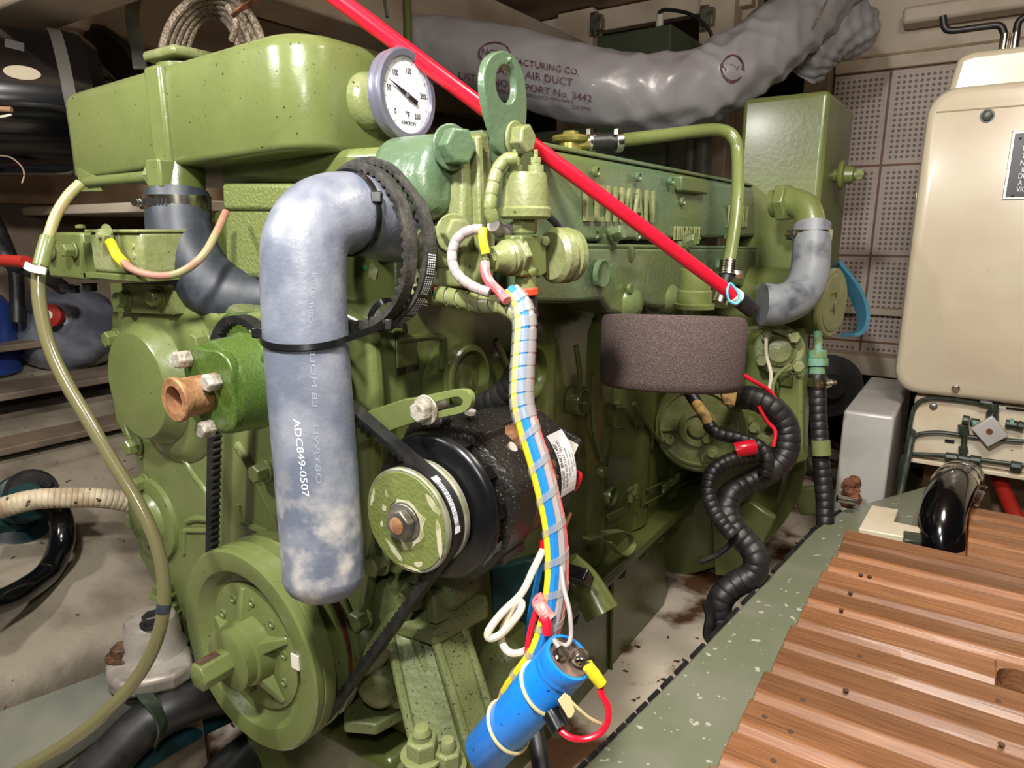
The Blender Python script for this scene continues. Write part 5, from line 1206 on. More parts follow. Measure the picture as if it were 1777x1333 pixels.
db = bpy.data.objects['drive_belt']
# barcode printed on the belt round the alternator pulley
def on_belt(a_, y, r=.0411): return V((AXc+math.cos(a_)*r, BY+y, AZc+math.sin(a_)*r))
mb = MB(); a_ = .95
while a_ > .05:
    w_ = random.choice((.008, .012, .02)); mb.add([on_belt(a_, -.0052), on_belt(a_-w_, -.0052), on_belt(a_-w_, -.0005), on_belt(a_, -.0005)], [(0, 1, 2, 3)]); a_ -= w_+random.choice((.008, .014))
for s0 in (1.08, .05): mb.add([on_belt(s0, -.0054), on_belt(s0-.12, -.0054), on_belt(s0-.12, .0010), on_belt(s0, .0010)], [(0, 1, 2, 3)])
mb.build('bar_code', WHITEL, db)
# spare belts tied to the hose
def spare(cx, cy, D, rx, ry, axis, w_, m, nm, lbl, tilt=0):
    c = at(cx, cy, D=D); u = axis.cross(V((0, 0, 1))).normalized(); v = u.cross(axis).normalized()
    if u.dot(RT) < 0: u = -u
    P = [c+(u*math.cos(t+0)*rx+v*math.sin(t)*ry*(1+.12*math.sin(t))) for t in [2*PI*i/160 for i in range(160)]]
    o = belt(P, axis, w_, .0055, nm, m, None, tooth=.0026, pitch=.0082, label=lbl); tag(o, lbl, 'belt')
    return P, c, u, v
ax1 = (FW*.84+RT*.54+UP*.06).normalized()
P1, c1, u1, v1 = spare(634, 446, .570, .071, .0715, ax1, .0125, BELTM, 'spare_belt', 'outer spare cogged belt with white print tied behind the grey hose')
P2, c2, u2, v2 = spare(618, 448, .553, .060, .0665, ax1, .0115, BELTM, 'spare_belt', 'inner spare cogged belt, worn grey, tied behind the grey hose')
mb = MB()
for (t0, t1) in ((.05, -.16), (-.20, -.42), (-.48, -.75), (-.80, -.95)):
    t = t0
    while t > t1:
        def bp_(t, s): return c1+(u1*math.cos(t)*(.071+.0003)+v1*math.sin(t)*(.0715+.0003)*(1+.12*math.sin(t)))+ax1*s
        for k in range(4):
            s = -.004+k*.0024; mb.add([bp_(t, s), bp_(t-.014, s+.0003), bp_(t-.014, s+.0016), bp_(t, s+.0014)], [(0, 1, 2, 3)])
        t -= .026
mb.build('print', WHITEL, bpy.data.objects['spare_belt'])
# ================================================================== BIG GREY HOSE
HP = [(563, 1000, .318), (561, 960, .320), (552, 850, .325), (544, 750, .329), (535, 640, .332), (529, 540, .336), (527, 455, .340), (534, 412, .346), (560, 380, .360), (606, 370, .385), (652, 382, .416), (696, 400, .452)]
hpth = [at(x, y, Y=Yq) for x, y, Yq in HP]
gh2 = thing('coolant_hose', hpth[3], 'large mottled blue-grey rubber hose hanging down in front of the engine', 'hose')
RH = .0312
path = smooth_path(hpth, 10); fr = frames(path); n = 48; rings = []
first = fr[0]; cap_ = []
for k, rr in enumerate((.25, .62, .84, .95)):
    cap_.append((first[0]-first[3]*(.022*(1-rr**2)**.5-.002), rr))
for p, rr in cap_: rings.append([p+(first[1]*math.cos(2*PI*i/n)+first[2]*math.sin(2*PI*i/n))*RH*rr for i in range(n)])
for k, (p, u, w, t) in enumerate(fr): rings.append([p+(u*math.cos(2*PI*i/n)+w*math.sin(2*PI*i/n))*RH for i in range(n)])
MB().loft(rings).build('hose', HOSEG, gh2, angle=80)
def hose_ink(body, x0, y0, x1, y1, sz, m, nm, wf=1., r=RH+.0002):
    """lettering laid along the hose surface, reading downwards"""
    vs, fs = text_mesh(body, sz, 0); xs = [v.x for v in vs]; lo_, hi = min(xs), max(xs); out = []
    for v in vs:
        f = (v.x-lo_)/(hi-lo_); px_ = x0+(x1-x0)*f+v.y; py_ = y0+(y1-y0)*f
        d = at(px_, py_, D=1.).normalized()
        best = min(range(len(fr)), key=lambda i: (fr[i][0]-d*fr[i][0].dot(d)).length_squared if True else 0)
        # nearest point of the centre line by height
        best = min(range(len(fr)), key=lambda i: abs(fr[i][0].dot(UP)/fr[i][0].dot(FW)-d.dot(UP)/d.dot(FW))+(0 if i < len(fr)*.62 else 9))
        c_ = fr[best][0]; t = fr[best][3]; dd = d-t*d.dot(t); oc = -(c_-t*c_.dot(t)); oc = -c_+t*c_.dot(t)
        A_ = dd.dot(dd); B_ = dd.dot(oc); C_ = oc.dot(oc)-r*r; disc = B_*B_-A_*C_
        s = (-B_-math.sqrt(max(0, disc)))/A_; out.append(d*s)
    return MB().add(out, fs).build(nm, m, gh2)
hose_ink('ADC849-0507', 514, 727, 530, 862, 17, WHITEL, 'printed_code')
fi = mat('faint_ink', rgb(142, 147, 158), .5)
hose_ink('OBYJWLL   EB MOLD', 553, 840, 541, 600, 13, fi, 'faint_lettering'); hose_ink('CONTINENTAL', 538, 560, 545, 470, 11, fi, 'faint_lettering')
# pipe stub and clamp behind the bend
clamp(at(690, 388, Y=.448), hpth[-1]-hpth[-2], RH+.0008, .012, gh2, screw_dir=(.3, -.2, -1), m=STEEL)
MB().hexn(at(703, 428, D=.60), RT, .0060, .010).build('clamp_screw', CHROME, gh2)
MB().cyl(at(672, 446, D=.60), at(700, 430, D=.60), .0065).build('clamp_screw', CHROME, gh2)
tag(MB().tube([hpth[-1], at(760, 400, Y=.50)], .028, 24).build('manifold_stub', GD, origin=hpth[-1]), 'green pipe stub joining the big grey hose to the engine', 'pipe')
# ---- cable ties
def tie(P3, nm_lbl, closed=True, w_=.0022, head=None, hd=None):
    t_ = thing('cable_tie', P3[0], nm_lbl, 'cable tie')
    MB().sweep(P3, [(-.0009, -w_), (.0009, -w_), (.0009, w_), (-.0009, w_)], ref=hd or UP, closed=closed, smooth=6).build('strap', PLASTB, t_)
    if head is not None:
        MB().box(head, (.008, .007, .009), Matrix((RT, FW, UP)).transposed()).build('head', PLASTB, t_, bevel=.001)
    return t_
hc = at(533, 583, Y=.334)
lp_ = [hc+(RT*math.cos(a)-FH*math.sin(a))*(RH+.0014)+V((0, 0, -.0035*math.sin(a))) for a in [PI-PI*k/10 for k in range(10)]]
lp_ += [at(640, 575, D=.515), at(672, 564, D=.53), at(702, 566, D=.55), at(695, 574, D=.60), at(600, 578, D=.60), hc+(-RT*.6+FH*.85)*(RH+.003)]
t_ = tie(lp_, 'long black cable tie round the grey hose and the spare belts', head=at(672, 564, D=.53))
MB().box(hc-RT*(RH+.004)+V((0, 0, .002)), (.010, .008, .008), Matrix((RT, FW, UP)).transposed()).build('second_head', PLASTB, t_, bevel=.001)
kb = min(range(len(fr)), key=lambda q: (fr[q][0]-at(606, 371, Y=.385)).length); cb, ub, wb, tb_ = fr[kb]; lp_ = [cb+(ub*math.cos(t)+wb*math.sin(t))*(RH+.0014) for t in [2*PI*k/16 for k in range(16)]]
hd_ = min(lp_, key=lambda p: (p-at(668, 345, D=.50)).length)
tie(lp_, 'black cable tie over the upper bend of the grey hose', head=hd_, hd=tb_)
lp_ = [at(x, y, D=D) for x, y, D in ((640, 560, .55), (650, 535, .545), (668, 522, .545), (684, 528, .56), (670, 555, .575), (650, 575, .57))]
tie(lp_, 'short black cable tie looped through the bottom of the spare belts')
# ================================================================== DARK HOSE UNDER THE TANK
dp = [at(308, 335, D=.70), at(310, 365, D=.70), at(312, 400, D=.70), at(325, 440, D=.70), at(352, 482, D=.70), at(395, 512, D=.70), at(450, 520, D=.71), at(520, 520, D=.72)]
dh2 = thing('thermostat_hose', dp[1], 'dark slate rubber hose curving from coolant tank behind the thermostat housing', 'hose')
MB().tube(dp, lambda t: .030+.002*math.sin(t*3), 28).build('hose', HOSED, dh2, angle=70)
clamp(at(309, 352, D=.70), (0, 0, 1), .0312, .014, dh2, screw_dir=(-.95, -.5, 0))
MB().cyl(at(309, 345, D=.70), at(309, 290, D=.70), .026).build('tank_outlet', GD, dh2)
for k in range(14):
    a_ = -2.3+k*.11; c_ = at(309, 352, D=.70); d = V((math.cos(a_), math.sin(a_), 0)); MB().box(c_+d*.0323, (.0016, .0012, .007), Matrix.Rotation(a_, 3, 'Z')).build('band_slot', RUB, dh2)
# ================================================================== SOLENOID BOX, ITS WIRE AND THE CLEAR HOSE
so = thing('solenoid_box', at(180, 450, D=.66), 'pair of small green painted junction boxes on a bracket at the engine front', 'junction box')
YS = .345
q = [at(x, y, Y=YS) for x, y in ((152, 401), (249, 399), (250, 470), (252, 485), (155, 480))]
b0, b1 = at(153, 402, Y=YS), at(250, 478, Y=YS)
MB().boxab((b0.x, YS, b1.z), (b1.x, YS+.045, b0.z)).build('box', GY, so, bevel=.004, seg=3)
MB().boxab((b0.x-.002, YS-.003, b0.z-.001), (b1.x+.001, YS+.046, b0.z+.002)).build('lid', GY, so, bevel=.001)
c0_, c1_ = at(77, 403, Y=YS+.012), at(150, 486, Y=YS+.012)
MB().boxab((c0_.x, YS+.010, c1_.z), (c1_.x+.006, YS+.07, c0_.z)).build('side_box', G, so, bevel=.003)
MB().boxab((b0.x-.010, YS-.006, b1.z-.006), (b1.x+.004, YS+.05, b1.z)).build('tray', G, so, bevel=.001)
MB().boxab((b0.x-.010, YS-.006, b1.z-.006), (b0.x-.004, YS+.02, b0.z-.010)).build('tray_side', G, so, bevel=.001)
for x, y in ((129, 434), (90, 436)): MB().hexn(at(x, y, Y=YS+.009), (0, -1, 0), .0075, .010, washer=.009).build('bolt', G, so, bevel=.0006)
for x, y in ((230, 427), (232, 444)): MB().lathe(at(x, y, Y=YS), (0, -1, 0), [(0, .0035), (.001, .003), (.0012, .001)], 14).build('rivet', GY, so)
for x, y in ((115, 498), (125, 500), (155, 496)): MB().hexn(at(x, y-4, Y=YS+.03), (0, 0, -1), .007, .007, washer=.008).build('lower_bolt', RUB, so)
MB().lathe(at(140, 396, Y=YS+.02), (0, 0, 1), [(0, .005), (.003, .005), (.004, .002)], 12).build('top_screw', G, so)
sw = thing('tank_sender_wire', at(185, 410, Y=YS-.004), 'faded pink wire with a yellow ring terminal on the junction box', 'wire')
p = at(187, 409, Y=YS-.004); MB().lathe(p, (0, -1, 0), [(0, .011), (.0015, .011), (.002, .005)], 24).build('ring_terminal', GY, sw)
MB().hexn(p+V((0, -.002, 0)), (0, -1, 0), .0075, .005).build('nut', GY, sw)
MB().lathe(p+V((0, -.006, 0)), (0, -1, 0), [(0, .0035), (.004, .003)], 12).build('stud', GY, sw)
wpth = [at(191, 420, Y=YS-.008), at(203, 443, Y=YS-.010), at(216, 457, Y=YS-.012)]
MB().tube(wpth, .0048, 12).build('yellow_sleeve', YEL, sw)
MB().tube([at(212, 453, Y=YS-.012), at(232, 468, Y=YS-.013), at(268, 478, Y=YS-.005), at(310, 474, Y=YS+.005), at(350, 446, Y=YS+.02), at(375, 405, Y=YS+.04), at(392, 368, Y=YS+.06)], .0036, 12).build('wire', FADED, sw)
for k, t in enumerate((.2, .3, .4)):
    pass
cv = [(140, 318, .625), (118, 340, .62), (98, 372, .615), (86, 405, .61), (78, 432, .605), (68, 470, .60), (68, 520, .60), (82, 590, .60), (108, 652, .60), (150, 724, .60), (195, 800, .60), (238, 870, .60), (268, 935, .60), (283, 1000, .60), (284, 1055, .60), (272, 1110, .60), (245, 1165, .60), (205, 1215, .595), (150, 1265, .59), (80, 1312, .585), (0, 1355, .58), (-60, 1380, .575)]
ch = thing('overflow_hose', at(68, 470, D=.60), 'long translucent yellowish hose curving down the left side of the engine', 'hose')
P3 = [at(x, y, D=d) for x, y, d in cv]
MB().tube(P3[4:], .0057, 16, smooth=8).build('hose', TUBEM, ch)
MB().tube(P3[:5], .0046, 14, smooth=8).build('painted_end', TUBEP, ch)
MB().tube([P3[3].lerp(P3[4], .3), P3[4], P3[5].lerp(P3[4], .2)], .0064, 14).build('sleeve', G, ch)
MB().tube([P3[14].lerp(P3[15], -.15), P3[14].lerp(P3[15], .15)], .0061, 14, smooth=0).build('dark_band', HOSED, ch)
tg = thing('white_tie', at(62, 466, D=.59), 'white cable tie gripping the overflow hose beside the junction box', 'cable tie')
MB().sweep([at(44, 460, D=.588), at(56, 466, D=.586), at(80, 471, D=.588)], [(-.001, -.003), (.001, -.003), (.001, .003), (-.001, .003)], ref=UP).build('strap', WHITEP, tg)
# ================================================================== PRESSURE SENDER CLUSTER
ps = thing('pressure_sender', at(912, 340, X=-.31), 'green painted round pressure sender can with two terminals on a brass tee', 'sender')
SX = -.312
sc0 = at(911, 376, X=SX); sc1 = at(908, 300, X=SX)
h_ = sc1.z-sc0.z; ox, oy = sc0.x, sc0.y
rS = 84/2/FPX*sc0.dot(FW)
MB().lathe((ox, oy, sc0.z), (0, 0, 1), [(-.002, rS*.9), (0, rS+.0015), (.006, rS+.0018), (.008, rS*.985), (h_*.55, rS*.95), (h_-.003, rS*.90), (h_, rS*.84), (h_+.001, .001)], 48).build('can', GY, ps, angle=40)
MB().hexn((ox, oy, sc0.z-.002), (0, 0, -1), .0105, .012, rot=.2).build('hex_nut', GY, ps, bevel=.0006)
for dx, hh_ in ((-.0085, .010), (.0085, .012)):
    b = V((ox, oy, sc0.z+h_))+RT*dx
    MB().lathe(b, (0, 0, 1), [(0, .0065), (.006, .0065), (.006, .004), (.008, .004)], 18).build('insulator', GY, ps)
    MB().hexn(b+V((0, 0, .008)), (0, 0, 1), .0046, .004).build('terminal_nut', GY, ps)
    MB().cyl(b+V((0, 0, .012)), b+V((0, 0, .018)), .0018, n=10).build('stud', GY, ps)
q = [at(x, y, X=SX+.008) for x, y in ((906, 408), (948, 410), (950, 474), (938, 482), (908, 480))]
MB().prism(q, (-.022, 0, 0)).build('tee_block', G, ps, bevel=.002)
MB().lathe(at(944, 418, X=SX+.008), (1, -.3, 0), [(0, .004), (.003, .0038), (.004, .001)], 14).build('pin', GY, ps)
MB().lathe(at(920, 470, X=SX+.008), (1, -.3, 0), [(0, .004), (.003, .0038), (.004, .001)], 14).build('pin', GY, ps)
kc = at(955, 444, X=SX+.006)
MB().lathe(kc, (.35, .94, 0), [(0, .020), (.004, .0238), (.012, .0238), (.0135, .0215), (.016, .0215), (.0175, .0238), (.024, .0225), (.027, .012)], 40).build('round_switch', GY, ps)
MB().cyl(at(912, 478, X=SX), at(912, 500, X=SX), .0085).build('lower_spigot', GY, ps)
MB().cyl(at(912, 499, X=SX), at(912, 512, X=SX), .0105, n=24).build('orange_ring', ORANGE, ps, bevel=.001)
MB().cyl(at(912, 512, X=SX), at(916, 550, X=SX), .0090, n=20).build('black_sleeve', RUB, ps)
# temperature sender pointing left
s0, s1 = at(906, 442, X=SX), at(846, 452, X=SX-.01)
axd = (s1-s0).normalized()
MB().hexn(s0+axd*.002, axd, .0165, .008).build('sender_hex', GY, ps, bevel=.001)
MB().lathe(s0+axd*.010, axd, [(0, .0135), (.004, .014), (.006, .0125), (.008, .0138), (.010, .0122), (.012, .0110), (.022, .0095)], 28).build('sender_body', GY, ps)
MB().hexn(s0+axd*.031, axd, .0065, .004).build('terminal_nut', GY, ps); MB().cyl(s0+axd*.034, s0+axd*.041, .003, n=12).build('stud', GY, ps)
# wires from sender
sh1 = thing('sender_lead', at(840, 400, D=.53), 'grey sleeved wire loop with a yellow terminal to the sender', 'wire')
MB().tube([at(843, 440, D=.520), at(838, 415, D=.518), at(838, 396, D=.518)], .0034, 10).build('yellow_terminal', YEL, sh1)
spiral_loom([at(838, 398, D=.52), at(815, 400, D=.523), at(793, 415, D=.525), at(784, 445, D=.525), at(793, 475, D=.522), at(820, 497, D=.518), at(850, 508, D=.515)], .0040, 'sleeve', GREYW, sh1, pitch=.008, lip=.0003)
MB().tube([at(842, 455, D=.518), at(843, 475, D=.516), at(852, 492, D=.515), at(868, 508, D=.515), at(880, 522, D=.51)], .0038, 10).build('pink_lead', PINK, sh1)
sh2 = thing('sender_conduit', at(865, 300, D=.53), 'green painted wrapped wire curving left of the round sender', 'wire')
spiral_loom([at(898, 276, D=.53), at(880, 276, D=.53), at(864, 292, D=.53), at(855, 325, D=.53), at(850, 360, D=.53), at(856, 384, D=.535)], .0050, 'sleeve', GY, sh2, pitch=.011, lip=.0004)
MB().tube([at(856, 390, D=.545), at(872, 402, D=.56), at(895, 395, D=.57)], .0056, 12).build('grey_end', GREYW, sh2)
tag(MB().tube([at(945, 370, D=.60), at(962, 385, D=.61), at(975, 402, D=.62)], .0034, 10).build('blue_grey_wire', HOSED, origin=at(945, 370, D=.6)), 'blue-grey wire passing behind the round sender', 'wire')
# ================================================================== MAIN HARNESS
HOFF = [(.0052, PI*.94), (.0050, PI*.66), (.0050, PI*.36), (.0052, PI*.06), (.0044, PI*(-.5))]
HN = [(885, 508, .525), (902, 528, .520), (910, 556, .515), (909, 600, .512), (906, 650, .508), (906, 700, .504), (918, 750, .500), (934, 800, .497), (950, 860, .494), (962, 920, .492), (966, 985, .490), (962, 1040, .488), (952, 1090, .488), (938, 1130, .492), (914, 1165, .50), (893, 1195, .51), (880, 1225, .52)]
H3 = [at(x, y, D=d) for x, y, d in HN]
ha = thing('wiring_harness', H3[5], 'multicoloured wire bundle in clear spiral wrap hanging down the centre', 'wiring harness')
ang = math.atan2
offs = HOFF
bundle(H3, offs, .0038, [YEL, BLUEW, GREYW, PINK, GREENW], ha, ['yellow_wire', 'blue_wire', 'grey_wire', 'pink_wire', 'green_wire'])
wrap_ribbon(H3, .0088, .0084, .0098, frac=(.02, .31)).build('spiral_wrap', CLEARW, ha)
wrap_ribbon(H3, .0086, .0052, .0230, frac=(.31, .97)).build('spiral_wrap', CLEARW, ha)
HB = [at(x, y, D=d) for x, y, d in ((762, 512, .56), (800, 520, .55), (840, 528, .54), (872, 530, .53), (898, 545, .52), (908, 565, .515))]
hb2 = thing('harness_branch', HB[2], 'green-stained spiral wrapped wire branch running left from the harness', 'wiring harness')
MB().tube(HB, .0056, 12).build('wires', GREYW, hb2)
wrap_ribbon(HB, .0068, .0085, .0105, .0009, frac=(0, 1)).build('spiral_wrap', GY, hb2)
HB = [at(x, y, D=d) for x, y, d in ((640, 462, .60), (660, 475, .60), (690, 490, .60), (715, 505, .60), (740, 512, .59), (765, 512, .58))]
hb3 = thing('hidden_branch', HB[1], 'striped wires in loose wrap seen through the spare belts', 'wiring harness')
for k, (m_, dx, dy) in enumerate(((PINK, 0, -.004), (GREENW, -.003, .0), (CREAM, .002, .004))):
    MB().tube([p+RT*dx+UP*(-dy) for p in HB], .0036, 8).build('wire', m_, hb3)
wrap_ribbon(HB, .0085, .008, .016, .001).build('spiral_wrap', GY, hb3)
lm = [at(x, y, D=d) for x, y, d in ((905, 640, .60), (888, 670, .62), (860, 695, .64), (830, 706, .66), (800, 705, .68))]
o = spiral_loom(lm, .0125, 'charging_loom', RUB, None, pitch=.012, lip=.0007); tag(o, 'black corrugated loom arching behind the harness to the alternator', 'cable loom')
# ================================================================== CAPACITOR AND ITS WIRES
ca = thing('capacitor', at(930, 1220, D=.46), 'blue cylindrical capacitor tied to the bottom of the harness', 'capacitor')
e1 = at(988, 1140, D=.445); e0 = at(842, 1306, D=.50)
cax = (e1-e0).normalized(); L_ = (e1-e0).length; rc_ = .0170
MB().lathe(e0, cax, [(0, rc_*.9), (.002, rc_), (L_-.019, rc_), (L_-.0175, rc_*.95), (L_-.015, rc_*.95), (L_-.0135, rc_), (L_-.0125, rc_), (L_-.011, rc_*.96), (L_-.009, rc_), (L_-.001, rc_), (L_, rc_*.97), (L_, rc_*.86), (L_-.003, rc_*.85)], 56, cap=False).build('case', BLUEC, ca, angle=50)
MB().lathe(e0, cax, [(L_-.0035, rc_*.87), (L_-.003, rc_*.86), (L_-.003, .001)], 40).build('top_disc', mat('phenolic_top', rgb(96, 78, 72), .5, .3, col2=rgb(130, 110, 100), vscale=80), ca)
MB().lathe(e0, cax, [(L_-.0045, rc_*.875), (L_-.0005, rc_*.885), (L_-.0005, rc_*.82), (L_-.003, rc_*.81)], 40, cap=False).build('rim', CHROME, ca)
cu = cax.cross(FW).normalized(); cw = cu.cross(cax)
tp_ = e0+cax*(L_-.003)
tA = tp_-RT*.006+UP*.001; tB = tp_+RT*.0068-UP*.0005
for nm_, p in (('screw_terminal', tA), ('screw_terminal', tB)):
    MB().lathe(p, cax, [(0, .0052), (.0022, .0052), (.0022, .003), (.005, .003), (.005, .0045), (.0075, .0042), (.0078, .001)], 20).build(nm_, CHROME, ca)
for (f0, f1, D0_) in ((.30, .36, 0), (.70, .64, 0)):
    c_ = e0+cax*L_*f0; P = [c_+(cu*math.cos(t)+cw*math.sin(t))*(rc_+.0011)+cax*math.cos(t)*.004 for t in [2*PI*i/40 for i in range(40)]]
    tt = thing('beige_tie', c_, 'beige cable tie round the blue capacitor, %s of the two' % ('lower' if f0 < .5 else 'upper'), 'cable tie')
    MB().tube(P, .0013, 8, closed=True, smooth=0).build('strap', TIEC, tt)
    if f0 > .5:
        q = [at(x, y, D=.425) for x, y in ((968, 1216), (980, 1203), (990, 1210), (998, 1235), (992, 1246), (985, 1246), (980, 1236))]
        MB().prism(q, FW*.001).build('marker_tag', TIEC, tt, bevel=.0003)
        MB().tube([at(985, 1212, D=.427), at(1005, 1232, D=.43), at(1025, 1248, D=.435), at(1042, 1256, D=.44)], .0012, 6).build('tail', TIEC, tt)
rl = thing('red_lead', tB, 'red wire looping from the capacitor terminal to a black plug', 'wire')
MB().box((tB+at(1018, 1154, D=.44))/2+cax*.004, (.012, .006, .0015), Matrix((RT, FW, UP)).transposed()).build('ring_lug', CHROME, rl)
MB().tube([at(1020, 1156, D=.437), at(1032, 1172, D=.437), at(1044, 1188, D=.437)], lambda t: .0042-.0008*abs(t-.5), 12).build('yellow_crimp', YEL, rl)
MB().tube([at(1043, 1188, D=.437), at(1044, 1205, D=.437), at(1054, 1225, D=.437), at(1055, 1250, D=.437), at(1042, 1272, D=.437), at(1015, 1283, D=.437), at(990, 1280, D=.437), at(972, 1268, D=.44)], .0021, 10).build('wire', PINK if False else REDP, rl)
pl_ = MB().tube([at(975, 1270, D=.44), at(958, 1238, D=.45)], .0068, 12, smooth=0).build('plug', PLASTB, rl)
bw = thing('brown_wire', tA, 'bare-ended pinkish brown wire entering the capacitor terminal', 'wire')
MB().tube([tA+cax*.006, at(962, 1112, D=.45), at(975, 1120, D=.452), at(986, 1118, D=.452), at(991, 1100, D=.455), at(988, 1060, D=.46), at(978, 1020, D=.47), at(974, 985, D=.48)], .0016, 8).build('wire', GREYW, bw)
cw_ = thing('cream_wires', at(860, 1090, D=.54), 'cream wire loops hanging left of the harness above the capacitor', 'wire')
MB().tube([at(942, 955, D=.56), at(925, 990, D=.55), at(905, 1030, D=.54), at(870, 1065, D=.53), at(848, 1095, D=.525), at(850, 1108, D=.525), at(870, 1100, D=.525), at(893, 1075, D=.525), at(905, 1055, D=.53), at(903, 1045, D=.532), at(890, 1055, D=.535), at(872, 1095, D=.535), at(872, 1118, D=.53), at(888, 1134, D=.525), at(915, 1128, D=.52), at(935, 1105, D=.515), at(942, 1080, D=.512)], .0030, 10, smooth=10).build('wire', CREAM, cw_)
bl_ = thing('blue_lead', at(935, 1000, D=.56), 'blue speckled wire hanging behind the cream wires', 'wire')
MB().tube([at(945, 950, D=.57), at(938, 980, D=.57), at(928, 1030, D=.57), at(920, 1070, D=.57), at(915, 1130, D=.57)], .0026, 10).build('wire', BLUEW, bl_)
rp = thing('red_white_pair', at(935, 1060, D=.50), 'red wires in translucent wrap bulging beside the harness', 'wire')
MB().tube([at(955, 1075, D=.478), at(942, 1058, D=.48), at(935, 1045, D=.485), at(945, 1038, D=.485)], .0050, 10).build('wrapped_end', PINK, rp)
MB().tube([at(950, 1100, D=.475), at(948, 1080, D=.474), at(940, 1070, D=.476)], .0036, 10).build('wire', REDP, rp)
MB().tube([at(932, 1058, D=.50), at(922, 1090, D=.50), at(915, 1130, D=.50), at(918, 1160, D=.50)], .0022, 10).build('wire', REDP, rp)
tag(MB().tube([at(948, 940, D=.57), at(946, 962, D=.57)], .0060, 12, smooth=0).build('red_boot', REDP, origin=at(948, 940, D=.57)), 'red rubber boot under the rear of the alternator', 'boot')
tag(MB().box(at(1005, 1000, D=.62), (.022, .012, .020), Matrix.Rotation(.7, 3, 'X')).build('black_connector', PLASTB, origin=at(1005, 1000, D=.62), bevel=.002), 'black square wire connector to the right of the harness', 'connector')
o = MB().tube([at(985, 975, D=.66), at(1015, 1010, D=.66), at(1045, 1065, D=.65)], lambda t: .012+.006*t, 14).build('oil_filler', GD, origin=at(1015, 1010, D=.66)); tag(o, 'dim green angled filler tube low on the engine side', 'pipe')
tag(MB().ball(at(870, 1165, D=.68), .028, 18, (1, 1, 1.2)).build('fuel_filter', GDIRT, origin=at(870, 1165, D=.68)), 'oily rounded filter bowl in the gloom behind the bracket', 'filter')
o = MB().tube([at(900, 1290, D=.62), at(925, 1260, D=.62), at(950, 1400, D=.58)], .008, 12).build('lower_hose', RUB, origin=at(925, 1260, D=.62)); tag(o, 'dark hose below the capacitor at the bottom edge', 'hose')
q = [at(x, y, D=.68) for x, y in ((850, 990), (960, 960), (950, 1090), (855, 1070))]
tag(MB().prism(q, FW*.02).build('teal_plate', TEALD, origin=q[0], bevel=.002), 'dark teal plate behind the cream wires', 'plate')
# ================================================================== STARTER MOTOR
sm = thing('starter_motor', at(1210, 740, Y=1.05), 'pale green round starter motor end below the foam filter', 'starter motor')
sc_ = at(1212, 742, Y=1.03); AXs = V((.18, -1, .10)).normalized(); rs = .074
MB().lathe(sc_, -AXs, [(-.0, .05), (-.001, rs-.006), (.004, rs-.002), (.008, rs), (.02, rs), (.021, rs-.003), (.10, rs-.003)], 64).build('body', G, sm)
MB().lathe(sc_, AXs, [(-.002, rs*.86), (.003, rs*.84), (.004, rs*.80), (.001, rs*.77), (.001, rs*.42), (.006, rs*.40), (.006, rs*.28), (.003, rs*.26), (.003, rs*.20), (.009, rs*.19), (.010, .002)], 56).build('end_cover', GY, sm)
us, ws, _ = frame(AXs)
for k in range(4):
    a_ = k*PI/2+.2; MB().tube([sc_+AXs*.002+(us*math.cos(a_)+ws*math.sin(a_))*rs*.42, sc_+AXs*.002+(us*math.cos(a_)+ws*math.sin(a_))*rs*.76], .0025, 8, smooth=0).build('rib', GY, sm)
for x, y, r in ((1164, 762, .009), (1237, 785, .008), (1227, 762, .006)):
    MB().hexn(at(x, y, Y=1.022), AXs, r, .010, washer=r*1.2).build('bolt', GY, sm, bevel=.0006)
so2 = at(1315, 748, Y=1.12)
MB().lathe(so2, AXs, [(-.06, .034), (0, .034), (.004, .031), (.004, .001)], 36).build('solenoid', G, sm)
for x, y, r in ((1308, 742, .008), (1328, 763, .010), (1340, 735, .006), (1300, 728, .006)):
    MB().hexn(at(x, y, Y=1.112), AXs, r, .010, washer=r*1.25).build('solenoid_nut', GY, sm)
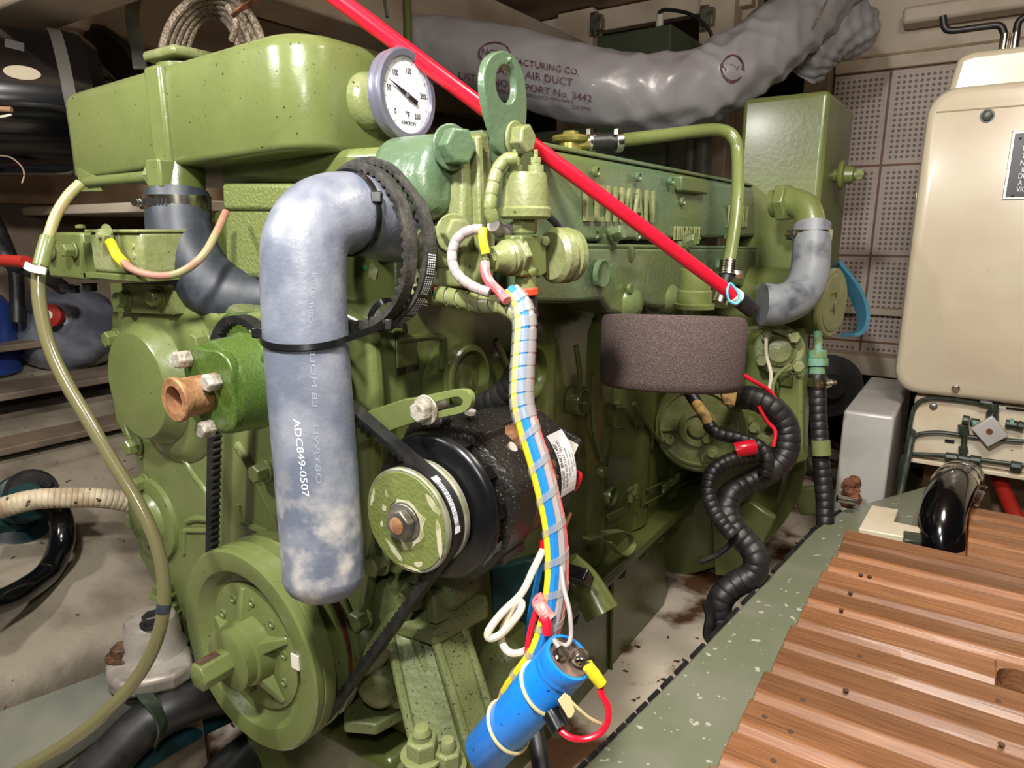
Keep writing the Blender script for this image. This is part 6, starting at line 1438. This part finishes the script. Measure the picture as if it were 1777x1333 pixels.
# ================================================================== BLACK LOOMS AT THE REAR
def loom(pts, r, lbl, nm='cable_loom', pitch=.016):
    P = [at(x, y, D=d) for x, y, d in pts]; o = spiral_loom(P, r, nm, RUB, None, pitch=pitch*.75, lip=.0006, n=16); return tag(o, lbl, 'cable loom')
loom([(1283, 690, 1.03), (1310, 692, 1.01), (1345, 712, 1.0), (1366, 745, 1.0), (1362, 790, 1.0), (1335, 818, 1.0), (1300, 838, 1.0), (1268, 858, .99), (1260, 890, .98), (1275, 920, .97), (1298, 945, .96), (1313, 970, .95), (1305, 998, .95), (1270, 1018, .95), (1248, 1045, .95), (1250, 1075, .95), (1253, 1100, .95)], .0180, 'thick black wrapped cable loom curling down from the starter motor')
loom([(1228, 735, 1.01), (1245, 752, 1.0), (1285, 762, .99), (1318, 775, .985), (1332, 800, .98), (1326, 825, .985)], .0095, 'thin black loom from the starter motor face to the thick loom', pitch=.014)
loom([(1312, 790, .985), (1270, 798, .97), (1240, 815, .965), (1228, 845, .96), (1236, 880, .955), (1255, 910, .95), (1272, 930, .945)], .0105, 'black mesh covered loom left of the thick loom', pitch=.012)
cl2 = thing('starter_cable_tape', at(1218, 720, D=1.01), 'tan taped cable end on the starter motor face', 'cable')
MB().tube([at(1208, 700, D=1.03), at(1218, 715, D=1.012), at(1230, 736, D=1.008)], .0085, 12).build('taped_end', TAN, cl2)
MB().tube([at(1196, 680, D=1.04), at(1210, 702, D=1.03)], .0095, 12).build('black_end', RUB, cl2)
o = MB().prism([at(x, y, D=1.0) for x, y in ((1252, 680), (1282, 672), (1276, 705), (1256, 702))], FW*.01).build('tan_tape', TAN, origin=at(1265, 690, D=1.0), bevel=.002); tag(o, 'tan tape flap under the foam filter edge', 'tape')
rw = thing('red_wires', at(1300, 650, D=1.0), 'thin red wires running down behind the foam filter to the solenoid', 'wire')
MB().tube([at(1275, 640, D=1.04), at(1305, 660, D=1.02), at(1335, 678, D=1.0), at(1350, 700, D=.99)], .0030, 8).build('wire', REDP, rw)
MB().tube([at(1316, 705, D=.99), at(1330, 730, D=.985), at(1345, 748, D=.98), at(1342, 775, D=.98)], .0030, 8).build('wire', REDP, rw)
o = MB().tube([at(1276, 782, D=.972), at(1290, 779, D=.97), at(1308, 776, D=.972)], .0115, 12).build('red_tape', REDP, origin=at(1290, 779, D=.97)); tag(o, 'band of red tape on the black mesh loom', 'tape')
o = MB().tube([at(x, y, D=.93) for x, y in ((1226, 1045), (1232, 1070), (1228, 1100), (1236, 1115))], .007, 10).build('loom_tail', RUB, origin=at(1230, 1070, D=.93)); tag(o, 'frayed black cable tail at the foot of the loom', 'cable')
o = MB().tube([at(x, y, D=.97) for x, y in ((1215, 975), (1245, 962), (1275, 938))], .004, 8).build('thin_cable', RUB, origin=at(1245, 962, D=.97)); tag(o, 'thin black cable running behind the thick loom', 'cable')
